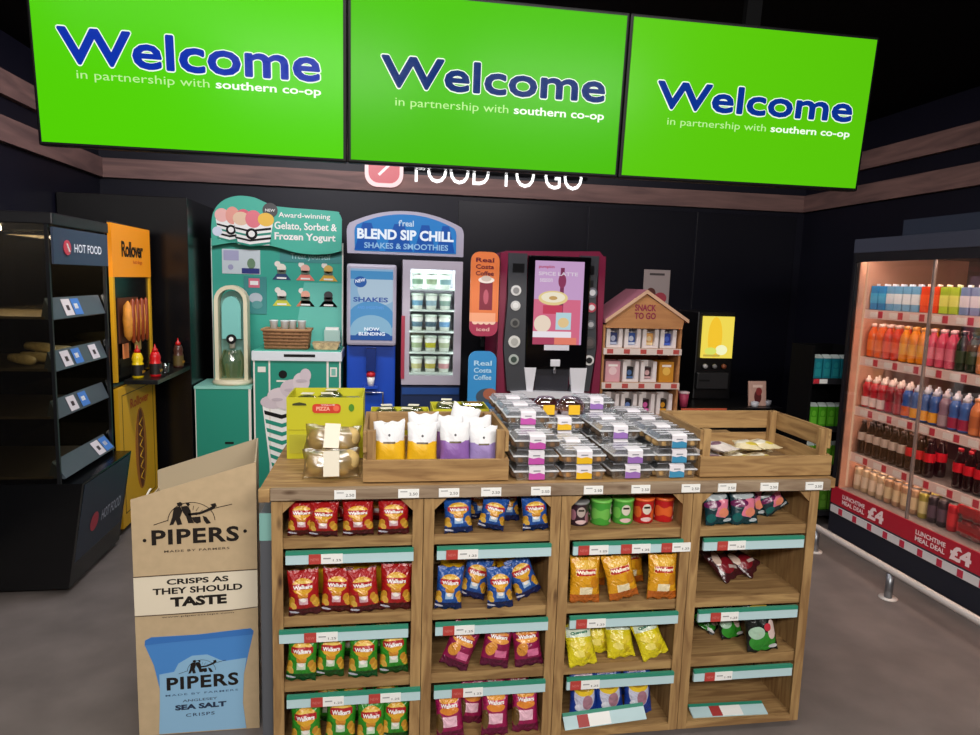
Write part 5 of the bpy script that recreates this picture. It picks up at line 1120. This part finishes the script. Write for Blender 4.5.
def pipers(g, cx, cz, s, y, ink):
    """horizon arc with two figures and the name beneath"""
    n = 16; R = .075 * s
    A = [(cx + R * math.cos(PI * k / n), cz + R * .85 * math.sin(PI * k / n)) for k in range(n + 1)]
    for a, b in zip(A[:-1], A[1:]): g.tube([(a[0], y, a[1]), (b[0], y, b[1])], .0011 * s, ink, 4)
    g.tube([(cx - R * 1.6, y, cz - .012 * s), (cx - R * 1.2, y, cz - .002 * s), (cx - R, y, cz + .003 * s)], .0012 * s, ink, 4)
    g.tube([(cx + R * .2, y, cz + .02 * s), (cx + R, y, cz + .042 * s), (cx + R * 1.75, y, cz + .055 * s)], .0013 * s, ink, 4)
    for k in range(5): a = PI * (.25 + .1 * k); g.tube([(cx + R * .45 * math.cos(a), y, cz + R * .5 * math.sin(a)), (cx + R * .7 * math.cos(a), y, cz + R * .7 * math.sin(a))], .0007 * s, ink, 4)
    def PL(pts): g.poly([(cx + a * s, cz + b * s) for a, b in pts], y, ink, .001)
    PL([(-.055, .045), (-.035, .052), (-.028, .035), (-.036, .012), (-.030, -.012), (-.045, -.014), (-.050, .004), (-.058, -.012), (-.070, -.014), (-.060, .015)])
    PL([(-.032, .050), (-.012, .052), (-.002, .036), (.0, .01), (.008, -.008), (-.010, -.008), (-.016, .014), (-.026, .030)])
    PL([(-.045, .062), (-.034, .066), (-.026, .060), (-.030, .052), (-.042, .052)]); PL([(-.018, .062), (-.008, .064), (-.003, .056), (-.010, .051)])
    PL([(.0, .012), (.028, .014), (.030, -.006), (.018, -.010), (.008, -.004)]); PL([(.036, .016), (.048, .012), (.062, -.010), (.048, -.012), (.040, .0)])
    PL([(-.01, .026), (.03, .030), (.07, .050), (.078, .046), (.07, .038), (.03, .022), (-.008, .018)]); PL([(.062, .056), (.078, .060), (.082, .048), (.068, .046)])
g = MB(); sk = .055
g.text('PIPERS', -.138, .142, .688, .742, -.0055, ip, .03, sp=1.1, skew=.03); g.disc(-.160, .707, .006, -.0055, ip, 12, .001); g.disc(.162, .731, .006, -.0055, ip, 12, .001)
pipers(g, -.01, .772, 1.0, -.0058, ip)
g.text('MADE BY FARMERS', -.10, .11, .662, .670, -.0055, mat('#5a4c3a', .7), .02, sp=1.2, skew=.03)
g.build('logo', t)
g = MB()
g.text('CRISPS AS', -.095, .105, .548, .568, -.0062, ip, .03, skew=.03); g.text('THEY SHOULD', -.140, .150, .513, .536, -.0062, ip, .03, skew=.03); g.text('TASTE', -.085, .098, .468, .503, -.0062, ip, .05, skew=.03)
g.build('slogan', t); g = MB(); g.text('www.piperscrisps.com', -.115, .12, .428, .435, -.0055, mat('#4a3e30', .7), .01, skew=.03); g.build('web_address', t)
g = MB(); bb = mat('#4a8ad0', .45); bd_ = mat('#3a76c0', .45); bc = mat('#8fbcdc', .5); sh_ = mat('#8a7658', .8)
bagp = [(-.17, .352), (-.15, .362), (.0, .364), (.175, .378), (.185, .368), (.170, .30), (.150, .21), (.145, .10), (.155, .004), (-.135, .004), (-.130, .10), (-.128, .17), (-.145, .26), (-.172, .335)]
g.poly(bagp, -.0045, bb, .001)
g.poly([(-.172, .335), (-.17, .352), (-.15, .362), (.0, .364), (.175, .378), (.185, .368), (.183, .355), (.0, .345), (-.1, .340)], -.006, bd_, .0005)
g.poly([(-.128, .225), (-.08, .232), (-.065, .262), (-.02, .288), (.03, .290), (.07, .268), (.085, .262), (.160, .27), (.150, .21), (.145, .10), (.155, .004), (-.135, .004), (-.130, .10), (-.128, .17)], -.006, bc, .0005)
g.build('printed_packet', t)
g = MB(); pipers(g, .01, .232, .62, -.0075, ip)
g.text('PIPERS', -.105, .132, .164, .212, -.0072, ip, .03, sp=1.1, skew=.03); g.text('MADE BY FARMERS', -.11, .13, .142, .149, -.0072, mat('#3a5a80', .6), .01, sp=1.2, skew=.03)
g.text('ANGLESEY', -.055, .06, .118, .127, -.0072, mat('#3a4a60', .6), .01, skew=.03); g.text('SEA SALT', -.08, .09, .088, .108, -.0072, mat('#1c2c48', .6), .05, skew=.03); g.text('CRISPS', -.045, .05, .062, .074, -.0072, mat('#2a3a58', .6), .01, sp=1.2, skew=.03)
g.build('printed_packet_lettering', t)

# ================================================================= lights
def area(name, loc, tgt, sx, sy, p, col=(1, 1, 1)):
    l = bpy.data.lights.new(name, 'AREA'); l.shape = 'RECTANGLE'; l.size = sx; l.size_y = sy; l.energy = p; l.color = col
    o = bpy.data.objects.new(name, l); C.objects.link(o); o.location = loc
    o.rotation_euler = (Vector(tgt) - Vector(loc)).to_track_quat('-Z', 'Y').to_euler(); return o
area('unseen_ceiling_light', (-.5, -1.5, 2.86), (.2, 2.1, .5), 1.6, .5, 120, (1, .95, .9))
area('unseen_ceiling_light', (1.5, -1.5, 2.86), (1.1, 2.1, .5), 1.6, .5, 110, (1, .95, .9))
area('unseen_ceiling_light', (.4, 1.9, 2.9), (.5, 2.4, 0), 2.2, .3, 22, (1, .96, .92))
area('unseen_ceiling_light', (-.6, 3.7, 2.9), (-.6, 5.1, 1.1), 1.4, .3, 42, (.98, .95, 1))  # unseen lamp added to light the gelato and smoothie fronts
area('unseen_ceiling_light', (1.2, 3.6, 2.9), (1.3, 4.9, 1.1), 1.2, .3, 22, (1, .93, .95))  # unseen lamp added to brighten the coffee machine and snack stand
area('unseen_ceiling_light', (-1.4, .5, 2.88), (-1.2, 3.0, .2), 1.0, .5, 12, (1, .95, .92))
w = bpy.data.worlds.new('world'); SC.world = w; w.use_nodes = True
w.node_tree.nodes['Background'].inputs[0].default_value = (.05, .045, .06, 1); w.node_tree.nodes['Background'].inputs[1].default_value = .5

# ================================================================= camera
f = 670.0; yaw, pit, rol = math.radians(9.02), math.radians(7.30), math.radians(1.766)
F = Vector((math.sin(yaw) * math.cos(pit), math.cos(yaw) * math.cos(pit), -math.sin(pit))); R_ = Vector((math.cos(yaw), -math.sin(yaw), 0)); U = R_.cross(F)
r2 = R_ * math.cos(rol) + U * math.sin(rol); u2 = -R_ * math.sin(rol) + U * math.cos(rol)
cam = bpy.data.cameras.new('camera'); co = bpy.data.objects.new('camera', cam); C.objects.link(co)
co.matrix_world = Matrix(((r2.x, u2.x, -F.x, 0), (r2.y, u2.y, -F.y, 0), (r2.z, u2.z, -F.z, 1.6), (0, 0, 0, 1)))
cam.sensor_width = 36; cam.lens = f * 36 / 980; cam.clip_start = .02; cam.clip_end = 50
SC.camera = co
vs_ = SC.view_settings; vs_.view_transform = 'Standard'; vs_.look = 'None'; vs_.gamma = 1; vs_.use_curve_mapping = False; vs_.exposure = 0.12
